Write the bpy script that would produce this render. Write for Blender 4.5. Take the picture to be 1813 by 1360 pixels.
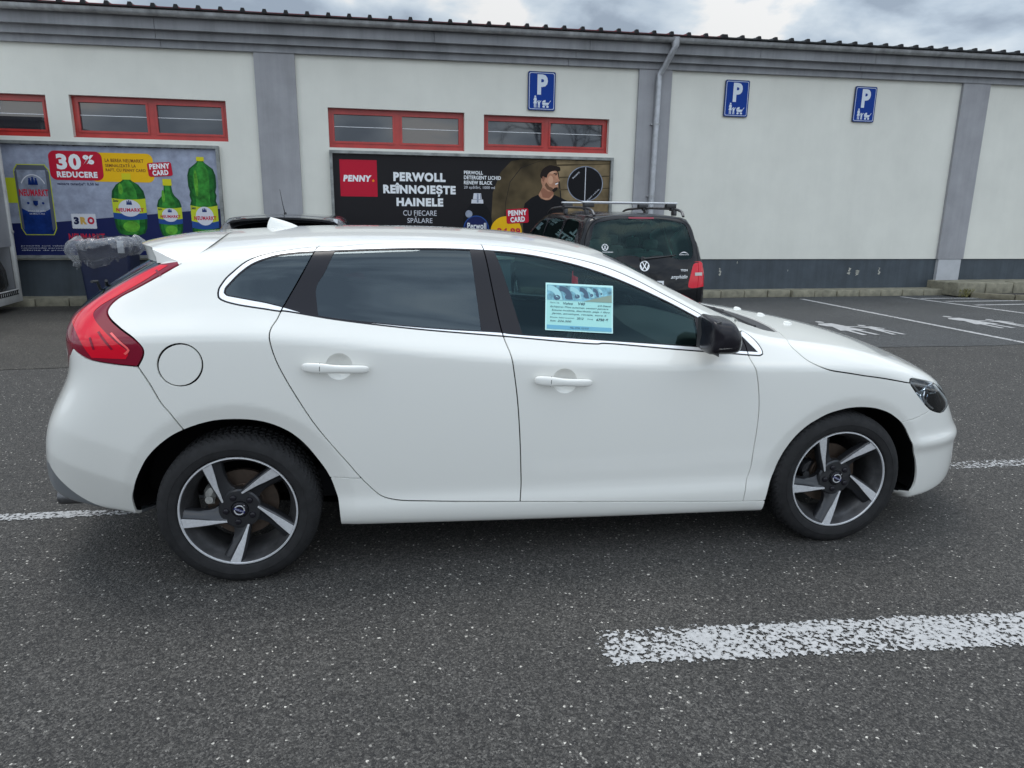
import bpy, bmesh, math, random, json
import numpy as np
from mathutils import Vector, Matrix
from mathutils.geometry import delaunay_2d_cdt
random.seed(7); rng = np.random.default_rng(7)
for o in list(bpy.data.objects): bpy.data.objects.remove(o)
S = bpy.context.scene
COL = S.collection
# ------------------------------------------------------------------ camera
F_PX, YAW, PITCH, ROLL = 1265.69, 0.168350, 0.240542, 0.013002
CAM_POS = (0.6303, -2.8111, 1.5098)
f_ = Vector((math.sin(YAW)*math.cos(PITCH), math.cos(YAW)*math.cos(PITCH), -math.sin(PITCH)))
r0 = Vector((math.cos(YAW), -math.sin(YAW), 0)); u0 = r0.cross(f_)
r_ = math.cos(ROLL)*r0 + math.sin(ROLL)*u0; u_ = -math.sin(ROLL)*r0 + math.cos(ROLL)*u0
cam = bpy.data.objects.new('camera', bpy.data.cameras.new('camera')); COL.objects.link(cam)
cam.matrix_world = Matrix(((r_.x, u_.x, -f_.x, CAM_POS[0]), (r_.y, u_.y, -f_.y, CAM_POS[1]), (r_.z, u_.z, -f_.z, CAM_POS[2]), (0, 0, 0, 1)))
cam.data.sensor_width = 36; cam.data.lens = F_PX/1813*36; cam.data.clip_end = 1000; cam.data.clip_start = .05
S.camera = cam
# ------------------------------------------------------------------ sky and sun
S.view_settings.view_transform = 'Standard'; S.view_settings.look = 'None'
S.view_settings.exposure = EXPOSURE = 0.97; S.view_settings.gamma = 1
SUN_EL, SUN_AZ = math.radians(74), math.radians(335)      # azimuth from +Y toward +X
W = bpy.data.worlds.new('World'); S.world = W; W.use_nodes = True
wn, wl = W.node_tree.nodes, W.node_tree.links
wn.clear()
out = wn.new('ShaderNodeOutputWorld'); bg = wn.new('ShaderNodeBackground'); bg.inputs['Strength'].default_value = .10
sky = wn.new('ShaderNodeTexSky'); sky.sky_type = 'NISHITA'; sky.sun_disc = False
sky.sun_elevation = SUN_EL; sky.sun_rotation = SUN_AZ; sky.dust_density = 2
tc = wn.new('ShaderNodeTexCoord')
sep = wn.new('ShaderNodeSeparateXYZ'); wl.new(tc.outputs['Generated'], sep.inputs[0])
zc = wn.new('ShaderNodeMath'); zc.operation = 'MAXIMUM'; wl.new(sep.outputs['Z'], zc.inputs[0]); zc.inputs[1].default_value = 0.0
za = wn.new('ShaderNodeMath'); za.operation = 'ADD'; wl.new(zc.outputs[0], za.inputs[0]); za.inputs[1].default_value = .34
dv = wn.new('ShaderNodeVectorMath'); dv.operation = 'DIVIDE'
cb = wn.new('ShaderNodeCombineXYZ'); wl.new(za.outputs[0], cb.inputs[0]); wl.new(za.outputs[0], cb.inputs[1]); cb.inputs[2].default_value = 1
wl.new(tc.outputs['Generated'], dv.inputs[0]); wl.new(cb.outputs[0], dv.inputs[1])
n1 = wn.new('ShaderNodeTexNoise'); n1.inputs['Scale'].default_value = 3.1; n1.inputs['Detail'].default_value = 10; n1.inputs['Roughness'].default_value = .5; n1.inputs['Distortion'].default_value = .12
wl.new(dv.outputs[0], n1.inputs['Vector'])
cr = wn.new('ShaderNodeValToRGB'); e = cr.color_ramp.elements
e[0].position = .40; e[0].color = (3.5, 4.2, 5.1, 1)
e[1].position = .60; e[1].color = (9.6, 9.6, 9.5, 1)
m = e.new(.47); m.color = (5.2, 6.1, 7.1, 1)
m = e.new(.55); m.color = (7.1, 7.9, 8.6, 1)
wl.new(n1.outputs['Fac'], cr.inputs[0])
mx = wn.new('ShaderNodeMix'); mx.data_type = 'RGBA'; mx.inputs['Factor'].default_value = .9
wl.new(sky.outputs[0], mx.inputs['A']); wl.new(cr.outputs[0], mx.inputs['B'])
gr = wn.new('ShaderNodeMapRange'); wl.new(zc.outputs[0], gr.inputs[0]); gr.inputs['To Min'].default_value = .62; gr.inputs['To Max'].default_value = 1.12   # overcast: brighter overhead
gm = wn.new('ShaderNodeMix'); gm.data_type = 'RGBA'; gm.blend_type = 'MULTIPLY'; gm.inputs['Factor'].default_value = 1
az = wn.new('ShaderNodeMath'); az.operation = 'MULTIPLY_ADD'; wl.new(sep.outputs['Y'], az.inputs[0]); az.inputs[1].default_value = -.36; az.inputs[2].default_value = 1.0   # sky brightened on the street side to add light on wall and car
am = wn.new('ShaderNodeMath'); am.operation = 'MULTIPLY'; wl.new(gr.outputs[0], am.inputs[0]); wl.new(az.outputs[0], am.inputs[1])
wl.new(mx.outputs['Result'], gm.inputs['A']); wl.new(am.outputs[0], gm.inputs['B'])
wl.new(gm.outputs['Result'], bg.inputs['Color']); wl.new(bg.outputs[0], out.inputs[0])
sd = bpy.data.lights.new('sun', 'SUN'); sd.energy = .6; sd.angle = math.radians(24); sd.color = (1, .96, .9)
sun = bpy.data.objects.new('sun', sd); COL.objects.link(sun)
dvec = Vector((math.sin(SUN_AZ)*math.cos(SUN_EL), math.cos(SUN_AZ)*math.cos(SUN_EL), math.sin(SUN_EL)))
sun.rotation_euler = (-dvec).to_track_quat('-Z', 'Y').to_euler(); sun.location = dvec*30
# ------------------------------------------------------------------ materials
def mat(name, col=(.5, .5, .5), rough=.6, metal=0, spec=.5, coat=0, emit=None, noise=None, bump=None, trans=None):
    """noise=(scale, amount[, detail]) varies the colour, bump=(scale, strength, distance)"""
    m = bpy.data.materials.new(name); m.use_nodes = True; n, l = m.node_tree.nodes, m.node_tree.links
    b = n['Principled BSDF']; b.inputs['Base Color'].default_value = (*col, 1); b.inputs['Roughness'].default_value = rough
    b.inputs['Metallic'].default_value = metal; b.inputs['Specular IOR Level'].default_value = spec
    if coat: b.inputs['Coat Weight'].default_value = coat; b.inputs['Coat Roughness'].default_value = .03
    t = n.new('ShaderNodeTexCoord')
    if noise:
        nz = n.new('ShaderNodeTexNoise'); nz.inputs['Scale'].default_value = noise[0]; nz.inputs['Detail'].default_value = noise[2] if len(noise) > 2 else 6; nz.inputs['Roughness'].default_value = .6
        l.new(t.outputs['Object'], nz.inputs['Vector'])
        r = n.new('ShaderNodeValToRGB'); a = noise[1]
        r.color_ramp.elements[0].position = .3; r.color_ramp.elements[1].position = .7
        r.color_ramp.elements[0].color = (*[c*(1-a) for c in col], 1); r.color_ramp.elements[1].color = (*[min(1, c*(1+a)) for c in col], 1)
        l.new(nz.outputs['Fac'], r.inputs[0]); l.new(r.outputs[0], b.inputs['Base Color'])
    if bump:
        nb = n.new('ShaderNodeTexNoise'); nb.inputs['Scale'].default_value = bump[0]; nb.inputs['Detail'].default_value = 4
        l.new(t.outputs['Object'], nb.inputs['Vector'])
        bp = n.new('ShaderNodeBump'); bp.inputs['Strength'].default_value = bump[1]; bp.inputs['Distance'].default_value = bump[2]
        l.new(nb.outputs['Fac'], bp.inputs['Height']); l.new(bp.outputs[0], b.inputs['Normal'])
    return m
def glass_mat(name, tint, rough=.0, base=.04, gl=(1, 1, 1)):
    m = bpy.data.materials.new(name); m.use_nodes = True; n, l = m.node_tree.nodes, m.node_tree.links; n.clear()
    o = n.new('ShaderNodeOutputMaterial'); t = n.new('ShaderNodeBsdfTransparent'); t.inputs[0].default_value = (*tint, 1)
    g = n.new('ShaderNodeBsdfGlossy'); g.inputs['Roughness'].default_value = rough; g.inputs[0].default_value = (*gl, 1)
    fr = n.new('ShaderNodeFresnel'); fr.inputs[0].default_value = 1.5
    mm = n.new('ShaderNodeMath'); mm.operation = 'MAXIMUM'; mm.inputs[1].default_value = base; l.new(fr.outputs[0], mm.inputs[0])
    mxx = n.new('ShaderNodeMixShader'); l.new(mm.outputs[0], mxx.inputs[0]); l.new(t.outputs[0], mxx.inputs[1]); l.new(g.outputs[0], mxx.inputs[2]); l.new(mxx.outputs[0], o.inputs[0])
    return m
def asphalt(name, base, stone_scale, bright, tint=(1, 1, 1), patch=.2, smooth=.8):
    m = bpy.data.materials.new(name); m.use_nodes = True; n, l = m.node_tree.nodes, m.node_tree.links
    b = n['Principled BSDF']; b.inputs['Roughness'].default_value = smooth
    t = n.new('ShaderNodeTexCoord')
    v = n.new('ShaderNodeTexVoronoi'); v.inputs['Scale'].default_value = stone_scale; v.inputs['Randomness'].default_value = 1; l.new(t.outputs['Object'], v.inputs['Vector'])
    s = n.new('ShaderNodeSeparateColor'); l.new(v.outputs['Color'], s.inputs[0])
    r = n.new('ShaderNodeValToRGB'); r.color_ramp.interpolation = 'LINEAR'; e = r.color_ramp.elements
    e[0].position = 0; e[0].color = (base*.34, base*.34, base*.36, 1); e[1].position = 1; e[1].color = (bright, bright, bright*.96, 1)
    for p, k in ((.35, .72), (.7, 1.15), (.90, 1.6), (.985, 2.0), (.992, 4.5)):
        q = e.new(p); q.color = (base*k, base*k, base*k*.98, 1)
    l.new(s.outputs[0], r.inputs[0])
    # a second, finer layer
    v2 = n.new('ShaderNodeTexVoronoi'); v2.inputs['Scale'].default_value = stone_scale*2.6; l.new(t.outputs['Object'], v2.inputs['Vector'])
    s2 = n.new('ShaderNodeSeparateColor'); l.new(v2.outputs['Color'], s2.inputs[0])
    mr = n.new('ShaderNodeMapRange'); mr.inputs['To Min'].default_value = .35; mr.inputs['To Max'].default_value = 1.65; l.new(s2.outputs[1], mr.inputs[0])
    mu = n.new('ShaderNodeMix'); mu.data_type = 'RGBA'; mu.blend_type = 'MULTIPLY'; mu.inputs['Factor'].default_value = 1
    l.new(r.outputs[0], mu.inputs['A']); l.new(mr.outputs[0], mu.inputs['B'])
    # broad stains and patches
    nz = n.new('ShaderNodeTexNoise'); nz.inputs['Scale'].default_value = .9; nz.inputs['Detail'].default_value = 7; nz.inputs['Roughness'].default_value = .62; l.new(t.outputs['Object'], nz.inputs['Vector'])
    mp = n.new('ShaderNodeMapRange'); mp.inputs['From Min'].default_value = .3; mp.inputs['From Max'].default_value = .7; mp.inputs['To Min'].default_value = 1-patch; mp.inputs['To Max'].default_value = 1+patch*.6; l.new(nz.outputs['Fac'], mp.inputs[0])
    m2 = n.new('ShaderNodeMix'); m2.data_type = 'RGBA'; m2.blend_type = 'MULTIPLY'; m2.inputs['Factor'].default_value = 1
    l.new(mu.outputs['Result'], m2.inputs['A']); l.new(mp.outputs[0], m2.inputs['B'])
    m3 = n.new('ShaderNodeMix'); m3.data_type = 'RGBA'; m3.blend_type = 'MULTIPLY'; m3.inputs['Factor'].default_value = 1; m3.inputs['B'].default_value = (*tint, 1)
    l.new(m2.outputs['Result'], m3.inputs['A']); l.new(m3.outputs['Result'], b.inputs['Base Color'])
    bp = n.new('ShaderNodeBump'); bp.inputs['Strength'].default_value = .6; bp.inputs['Distance'].default_value = .004; bp.invert = True
    l.new(v.outputs['Distance'], bp.inputs['Height']); l.new(bp.outputs[0], b.inputs['Normal'])
    return m
def worn_paint(name, keep, col=.47, scale=55.):
    """road paint with holes worn through it, showing the asphalt under the sheet"""
    m = bpy.data.materials.new(name); m.use_nodes = True; n, l = m.node_tree.nodes, m.node_tree.links
    b = n['Principled BSDF']; b.inputs['Roughness'].default_value = .75; b.inputs['Base Color'].default_value = (col, col, col*.95, 1)
    t = n.new('ShaderNodeTexCoord')
    a = n.new('ShaderNodeTexNoise'); a.inputs['Scale'].default_value = scale; a.inputs['Detail'].default_value = 5; a.inputs['Roughness'].default_value = .65; l.new(t.outputs['Object'], a.inputs['Vector'])
    c = n.new('ShaderNodeTexNoise'); c.inputs['Scale'].default_value = 2.2; c.inputs['Detail'].default_value = 3; l.new(t.outputs['Object'], c.inputs['Vector'])
    at = n.new('ShaderNodeAttribute'); at.attribute_name = 'wear'
    s1 = n.new('ShaderNodeMath'); s1.operation = 'MULTIPLY_ADD'; l.new(c.outputs['Fac'], s1.inputs[0]); s1.inputs[1].default_value = .35; l.new(a.outputs['Fac'], s1.inputs[2])
    s2 = n.new('ShaderNodeMath'); s2.operation = 'SUBTRACT'; l.new(s1.outputs[0], s2.inputs[0]); l.new(at.outputs['Fac'], s2.inputs[1])
    g = n.new('ShaderNodeMath'); g.operation = 'GREATER_THAN'; l.new(s2.outputs[0], g.inputs[0]); g.inputs[1].default_value = .5+.35*.5+(.5-keep)*.32
    l.new(g.outputs[0], b.inputs['Alpha'])
    cv = n.new('ShaderNodeMapRange'); l.new(a.outputs['Fac'], cv.inputs[0]); cv.inputs['From Min'].default_value = .45; cv.inputs['From Max'].default_value = .75; cv.inputs['To Min'].default_value = col*.75; cv.inputs['To Max'].default_value = col*1.1
    l.new(cv.outputs[0], b.inputs['Base Color'])
    return m
M = {}
M['paint'] = mat('white_car_paint', (.775, .775, .735), .32, coat=1, spec=.15)
M['paint'].node_tree.nodes['Principled BSDF'].inputs['Coat Roughness'].default_value = .035
M['chrome'] = mat('brushed_trim', (.88, .89, .90), .38, .55)
M['rubber'] = mat('black_rubber', (.012, .012, .013), .6, spec=.3)
M['trim'] = mat('gloss_black_trim', (.012, .011, .015), .25, spec=.28)
M['dark'] = mat('dark_cavity', (.008, .008, .009), .9, spec=.1)
M['plastic'] = mat('charcoal_plastic', (.03, .03, .032), .55, bump=(300, .1, .001))
M['glass_front'] = glass_mat('clear_green_glass', (.62, .84, .82), base=.04, gl=(.45, .68, .76))
M['glass_dark'] = glass_mat('privacy_glass', (.10, .13, .15), base=.08, gl=(.78, .92, 1.0))
M['glass_screen'] = glass_mat('windscreen_glass', (.5, .62, .6), base=.05)
M['tyre'] = mat('tyre_rubber', (.018, .018, .019), .75, spec=.25, noise=(25, .25), bump=(180, .25, .002))
M['alloy'] = mat('machined_alloy', (.66, .67, .69), .35, .45, noise=(90, .12))
M['alloy_dark'] = mat('dark_grey_alloy', (.030, .031, .035), .38, .5, coat=.4)
M['barrel'] = mat('dusty_rim_barrel', (.13, .13, .135), .42, .8, noise=(14, .35))
M['disc'] = mat('rusty_brake_disc', (.085, .062, .048), .55, .6, noise=(20, .3))
M['caliper'] = mat('cast_caliper', (.42, .42, .4), .5, .6, noise=(30, .35))
M['dash'] = mat('grey_dashboard', (.045, .05, .052), .6)
M['seat'] = mat('charcoal_seat_fabric', (.055, .057, .06), .9, noise=(60, .2))
M['red_lens'] = mat('red_lens', (.66, .0015, .020), .15, spec=.3, coat=.45)
M['red_dark'] = mat('maroon_lens', (.20, .004, .022), .15, spec=.3, coat=.45)
M['red_glow'] = mat('pale_red_lens', (.9, .12, .12), .2, coat=.4)
M['clear_lens'] = mat('clear_ribbed_lens', (.42, .4, .38), .15, .3, coat=1)
M['lamp_glass'] = glass_mat('headlamp_cover', (.75, .8, .84), base=.10)
M['lamp_dark'] = mat('headlamp_housing', (.20, .23, .26), .3, .8, noise=(30, .5))
M['lamp_chrome'] = mat('headlamp_reflector', (.55, .6, .66), .12, 1)
M['emblem_blue'] = mat('emblem_blue', (.01, .015, .12), .3, coat=.5)
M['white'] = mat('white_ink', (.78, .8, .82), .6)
# ------------------------------------------------------------------ helpers
def tag(o, label=None, cat=None, group=None, kind=None):
    if label: o['label'] = label
    if cat: o['category'] = cat
    if group: o['group'] = group
    if kind: o['kind'] = kind
    return o
def empty(name, loc=(0, 0, 0), rz=0, parent=None):
    o = bpy.data.objects.new(name, None); COL.objects.link(o); o.location = loc; o.rotation_euler = (0, 0, rz); o.empty_display_size = .2
    if parent: o.parent = parent
    return o
def catmull(P, step=.008, closed=False):
    P = np.asarray(P, float); n = len(P)
    if n < 3 and not closed: Q = P
    out = []
    idx = range(n if closed else n-1)
    for i in idx:
        p1, p2 = P[i], P[(i+1) % n]
        p0 = P[(i-1) % n] if (closed or i > 0) else 2*p1-p2
        p3 = P[(i+2) % n] if (closed or i < n-2) else 2*p2-p1
        L = np.linalg.norm(p2-p1)
        if L < 1e-7: continue
        k = max(1, int(round(L/step)))
        t = np.arange(k)/k
        # centripetal tangents
        d0 = max(np.linalg.norm(p1-p0), 1e-6)**.5; d1 = L**.5; d2 = max(np.linalg.norm(p3-p2), 1e-6)**.5
        m1 = ((p1-p0)/d0-(p2-p0)/(d0+d1)+(p2-p1)/d1)*d1; m2 = ((p2-p1)/d1-(p3-p1)/(d1+d2)+(p3-p2)/d2)*d1
        t = t[:, None]
        out.append((2*t**3-3*t**2+1)*p1+(t**3-2*t**2+t)*m1+(-2*t**3+3*t**2)*p2+(t**3-t**2)*m2)
    out = np.concatenate(out) if out else P
    return out if closed else np.vstack([out, P[-1]])
def lin(P, step=.02, closed=False):
    P = np.asarray(P, float); out = []; n = len(P)
    for i in range(n if closed else n-1):
        a, b = P[i], P[(i+1) % n]; k = max(1, int(np.linalg.norm(b-a)/step)); out.append(a+(b-a)*(np.arange(k)/k)[:, None])
    out = np.concatenate(out)
    return out if closed else np.vstack([out, P[-1]])
def inpoly(pts, poly):
    x, y = pts[:, 0], pts[:, 1]; c = np.zeros(len(pts), bool); n = len(poly)
    x1, y1 = poly[:, 0], poly[:, 1]; x2, y2 = np.roll(x1, -1), np.roll(y1, -1)
    for i in range(n):
        if y1[i] == y2[i]: continue
        k = ((y1[i] > y) != (y2[i] > y)); c ^= k & (x < (x2[i]-x1[i])*(y-y1[i])/(y2[i]-y1[i])+x1[i])
    return c
def offset_line(P, d):
    P = np.asarray(P, float); T = np.gradient(P, axis=0); T /= np.linalg.norm(T, axis=1, keepdims=True)+1e-12
    return P+d*np.stack([-T[:, 1], T[:, 0]], 1)
def dist_line(pts, P):
    best = np.full(len(pts), 1e9)
    for a, b in zip(P[:-1], P[1:]):
        d = b-a; L = d@d
        if L < 1e-14: continue
        t = np.clip(((pts-a)@d)/L, 0, 1); best = np.minimum(best, ((pts-a-t[:, None]*d)**2).sum(1))
    return np.sqrt(best)
def link_mesh(name, V, Fc, material, parent=None, normals=None, smooth=True):
    me = bpy.data.meshes.new(name); me.from_pydata([tuple(map(float, v)) for v in V], [], [tuple(map(int, f)) for f in Fc])
    mats = material if isinstance(material, (list, tuple)) else [material]
    for mm in mats: me.materials.append(mm)
    if smooth: me.polygons.foreach_set('use_smooth', [True]*len(me.polygons))
    if normals is not None:
        me.normals_split_custom_set_from_vertices([tuple(map(float, n)) for n in normals])
    o = bpy.data.objects.new(name, me); COL.objects.link(o)
    if parent: o.parent = parent
    return o
class MB:
    def __init__(s): s.v = []; s.f = []; s.m = []
    def add(s, V, Fc, mi=0, T=None):
        b = len(s.v)
        for v in V: s.v.append(tuple(T @ Vector(v)) if T is not None else tuple(v))
        for f in Fc: s.f.append([i+b for i in f]); s.m.append(mi)
        return s
    def box(s, c0, c1, mi=0, T=None, bev=0):
        x0, y0, z0 = [min(a, b) for a, b in zip(c0, c1)]; x1, y1, z1 = [max(a, b) for a, b in zip(c0, c1)]
        if bev <= 0:
            V = [(x0, y0, z0), (x1, y0, z0), (x1, y1, z0), (x0, y1, z0), (x0, y0, z1), (x1, y0, z1), (x1, y1, z1), (x0, y1, z1)]
            return s.add(V, [(0, 3, 2, 1), (4, 5, 6, 7), (0, 1, 5, 4), (1, 2, 6, 5), (2, 3, 7, 6), (3, 0, 4, 7)], mi, T)
        b = min(bev, (x1-x0)*.49, (y1-y0)*.49, (z1-z0)*.49); bm = bmesh.new(); bmesh.ops.create_cube(bm, size=1)
        for v in bm.verts: v.co = Vector(((x0+x1)/2+v.co.x*(x1-x0), (y0+y1)/2+v.co.y*(y1-y0), (z0+z1)/2+v.co.z*(z1-z0)))
        bmesh.ops.bevel(bm, geom=bm.edges[:], offset=b, segments=2, affect='EDGES', profile=.5)
        bm.verts.index_update(); s.add([v.co[:] for v in bm.verts], [[v.index for v in f.verts] for f in bm.faces], mi, T); bm.free(); return s
    def prism(s, poly, y0, y1, mi=0, T=None, plane='xz'):
        """polygon in the plane, extruded from y0 to y1 (any depth order)"""
        n = len(poly); g = (lambda p, d: (p[0], d, p[1])) if plane == 'xz' else ((lambda p, d: (p[0], p[1], d)) if plane == 'xy' else (lambda p, d: (d, p[0], p[1])))
        V = [g(p, y0) for p in poly]+[g(p, y1) for p in poly]
        return s.add(V, [list(range(n)), list(range(2*n-1, n-1, -1))]+[(i, i+n, (i+1) % n+n, (i+1) % n) for i in range(n)], mi, T)
    def lathe(s, prof, T=None, n=48, mi=0, axis='y', closed=False):
        """profile of (r, along) about the local axis"""
        V = []; Fc = []
        for k in range(n):
            a = 2*math.pi*k/n; c, d = math.cos(a), math.sin(a)
            for r, w in prof: V.append((r*c, w, r*d) if axis == 'y' else (r*c, r*d, w))
        p = len(prof); q = p if closed else p-1
        for k in range(n):
            for j in range(q):
                j2 = (j+1) % p; Fc.append((k*p+j, k*p+j2, ((k+1) % n)*p+j2, ((k+1) % n)*p+j))
        return s.add(V, Fc, mi, T)
    def tube(s, pts, r, n=10, mi=0, T=None, cap=True):
        pts = [Vector(p) for p in pts]; rr = r if isinstance(r, (list, tuple)) else [r]*len(pts); V = []; Fc = []
        up = Vector((0, 0, 1)); prev = None
        for i, p in enumerate(pts):
            t = (pts[min(i+1, len(pts)-1)]-pts[max(i-1, 0)]).normalized()
            a = t.cross(up if abs(t.z) < .95 else Vector((1, 0, 0))).normalized()
            if prev is not None and a.dot(prev) < 0: a = -a
            prev = a; b = t.cross(a)
            for k in range(n): V.append(p+rr[i]*(math.cos(2*math.pi*k/n)*a+math.sin(2*math.pi*k/n)*b))
        for i in range(len(pts)-1):
            for k in range(n): Fc.append((i*n+k, i*n+(k+1) % n, (i+1)*n+(k+1) % n, (i+1)*n+k))
        if cap: Fc += [list(range(n))[::-1], [(len(pts)-1)*n+k for k in range(n)]]
        return s.add(V, Fc, mi, T)
    def grid(s, rows, mi=0, T=None, closed=False):
        n = len(rows[0]); V = [p for r in rows for p in r]; Fc = []
        for i in range(len(rows)-1):
            for j in range(n if closed else n-1): Fc.append((i*n+j, i*n+(j+1) % n, (i+1)*n+(j+1) % n, (i+1)*n+j))
        return s.add(V, Fc, mi, T)
    def build(s, name, material, parent=None, smooth=None, fix=True):
        me = bpy.data.meshes.new(name); me.from_pydata(s.v, [], s.f)
        for mm in (material if isinstance(material, (list, tuple)) else [material]): me.materials.append(mm)
        me.polygons.foreach_set('material_index', s.m)
        if fix:
            bm = bmesh.new(); bm.from_mesh(me); bmesh.ops.remove_doubles(bm, verts=bm.verts[:], dist=1e-5); bmesh.ops.recalc_face_normals(bm, faces=bm.faces[:]); bm.to_mesh(me); bm.free()
        if smooth is not None:
            me.polygons.foreach_set('use_smooth', [True]*len(me.polygons)); me.set_sharp_from_angle(angle=math.radians(smooth))
        o = bpy.data.objects.new(name, me); COL.objects.link(o)
        if parent: o.parent = parent
        return o
def rot_y(a, c=(0, 0, 0)): return Matrix.Translation(c) @ Matrix.Rotation(a, 4, 'Y')
def ellipse(cx, cz, rx, rz, n=32, a0=0): return [(cx+rx*math.cos(a0+2*math.pi*i/n), cz+rz*math.sin(a0+2*math.pi*i/n)) for i in range(n)]
def rrect(x0, x1, z0, z1, r, n=5):
    P = []
    for cx, cz, a in ((x1-r, z1-r, 0), (x0+r, z1-r, 90), (x0+r, z0+r, 180), (x1-r, z0+r, 270)):
        P += [(cx+r*math.cos(math.radians(a+90*i/n)), cz+r*math.sin(math.radians(a+90*i/n))) for i in range(n+1)]
    return P
# lettering: real text turned into thin mesh, scaled into a box in the local x-z plane, facing -y
def text_into(mb, string, box, y=0, bold=0., mi=0, thick=.0015, rot=0, T=None, shear=0):
    cu = bpy.data.curves.new('t', 'FONT'); cu.body = string; cu.size = 1; cu.offset = bold; cu.resolution_u = 3; cu.extrude = .0; cu.shear = shear; cu.space_character = 1.0+bold*2.6
    ob = bpy.data.objects.new('t', cu); COL.objects.link(ob)
    dg = bpy.context.evaluated_depsgraph_get(); me = bpy.data.meshes.new_from_object(ob.evaluated_get(dg))
    co = np.array([v.co[:2] for v in me.vertices]); fs = [list(p.vertices) for p in me.polygons]
    bpy.data.objects.remove(ob); bpy.data.curves.remove(cu); bpy.data.meshes.remove(me)
    if not len(co): return
    lo, hi = co.min(0), co.max(0); x0, x1, z0, z1 = box; w, h = x1-x0, z1-z0
    sx = w/(hi[0]-lo[0]) if w else None; sz = h/(hi[1]-lo[1]) if h else sx
    if sx is None: sx = sz
    X = (co[:, 0]-(lo[0]+hi[0])/2)*sx; Z = (co[:, 1]-(lo[1]+hi[1])/2)*sz
    c, d = math.cos(rot), math.sin(rot); cx, cz = (x0+x1)/2, (z0+z1)/2
    mb.add([(cx+a*c-b*d, y, cz+a*d+b*c) for a, b in zip(X, Z)], fs, mi, T)


def nspline(xs, ys):
    """natural cubic spline, clamped linear outside"""
    xs=np.array(xs,float); ys=np.array(ys,float); n=len(xs); h=np.diff(xs)
    A=np.eye(n); b=np.zeros(n)
    for i in range(1,n-1):
        A[i,i-1]=h[i-1]; A[i,i]=2*(h[i-1]+h[i]); A[i,i+1]=h[i]
        b[i]=6*((ys[i+1]-ys[i])/h[i]-(ys[i]-ys[i-1])/h[i-1])
    m=np.linalg.solve(A,b)
    def f(x):
        x=np.asarray(x,float); xc=np.clip(x,xs[0],xs[-1])
        i=np.clip(np.searchsorted(xs,xc)-1,0,n-2); H=h[i]; t=xc-xs[i]; s=xs[i+1]-xc
        y=(m[i]*s**3+m[i+1]*t**3)/(6*H)+(ys[i]/H-m[i]*H/6)*s+(ys[i+1]/H-m[i+1]*H/6)*t
        g0=(ys[1]-ys[0])/h[0]-h[0]*m[1]/6; g1=(ys[-1]-ys[-2])/h[-1]+h[-1]*m[-2]/6
        return y+np.where(x<xs[0],(x-xs[0])*g0,0)+np.where(x>xs[-1],(x-xs[-1])*g1,0)
    return f
def smax(a,b,k):
    h=np.maximum(k-np.abs(a-b),0)/k
    return np.maximum(a,b)+h*h*h*k/6
def softp(t,w):            # smooth ramp max(t,0)
    return 0.5*(t+np.sqrt(t*t+w*w))
# profiles of the hatchback, metres; x from rear hub to front, y from the centreline, z up
f_wmax=nspline([-.85,-.6,-.3,0,.6,1.3,2.0,2.6,2.95,3.2,3.4,3.55],[.80,.852,.885,.898,.902,.902,.900,.892,.868,.815,.74,.66])
f_zs=nspline([-.8,-.2,.2,.65,1.1,1.6,2.2,2.7,3.1,3.5],[.98,1.03,1.02,.968,.918,.882,.858,.835,.79,.72])
f_top=nspline([-.6,-.3,.03,.35,.66,1.08,1.38,1.58,1.74,1.92,2.12,2.3,2.42],[1.345,1.378,1.405,1.419,1.421,1.409,1.380,1.340,1.282,1.190,1.092,1.008,.955])
f_hood=nspline([2.2,2.45,2.72,3.02,3.22,3.38,3.5,3.6],[1.01,.978,.943,.881,.812,.735,.66,.58])
f_xf=nspline([.12,.2,.33,.48,.58,.68,.78,.9],[3.565,3.61,3.615,3.585,3.54,3.505,3.475,3.41])
f_xr=nspline([.15,.25,.4,.55,.66,.76,.9,1.02,1.12,1.22,1.32,1.4],[-.84,-.89,-.895,-.88,-.852,-.802,-.748,-.742,-.67,-.525,-.375,-.28])
def side_w(x,z):
    zs=f_zs(x); t=z-zs; tp=softp(t,.018); s=softp(-t,.06)
    d=.42*tp+.037*(1-np.exp(-(tp/.075)**1.5))+.24*tp*tp
    d=d+.030*(s/.5)**2
    # lower door tuck and sill swelling
    g=1/(1+np.exp(-(x-.15)/.12))*1/(1+np.exp((x-2.5)/.12))
    d=d-g*.020/(1+np.exp((z-.315)/.016))
    d=d+.9*softp(np.interp(x,[0,2.2,3.],[.235,.185,.13])-z,.03)
    for cx,cz,R in ((.005,.305,.385),(2.675,.285,.352)):
        r=np.hypot(x-cx,(z-cz))
        d=d+.018*np.clip(softp(R+.072-r,.006)/.072,0,1.3)*(1/(1+np.exp(-(z-.2)/.03)))
    # bumper creases: the rear bumper tucks in below a line, the front one has a proud ridge
    g=1/(1+np.exp((x+.36)/.03)); d=d+g*(.19*softp(.41-.40*(x+.37)-z,.010)+.13*softp(.60-.37*(x+.45)-z,.012))
    g=1/(1+np.exp(-(x-3.02)/.03)); d=d-g*(.016*np.exp(-((z-.455)/.035)**2)-.05*softp(.40-z,.03))
    return f_wmax(x)-d
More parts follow.
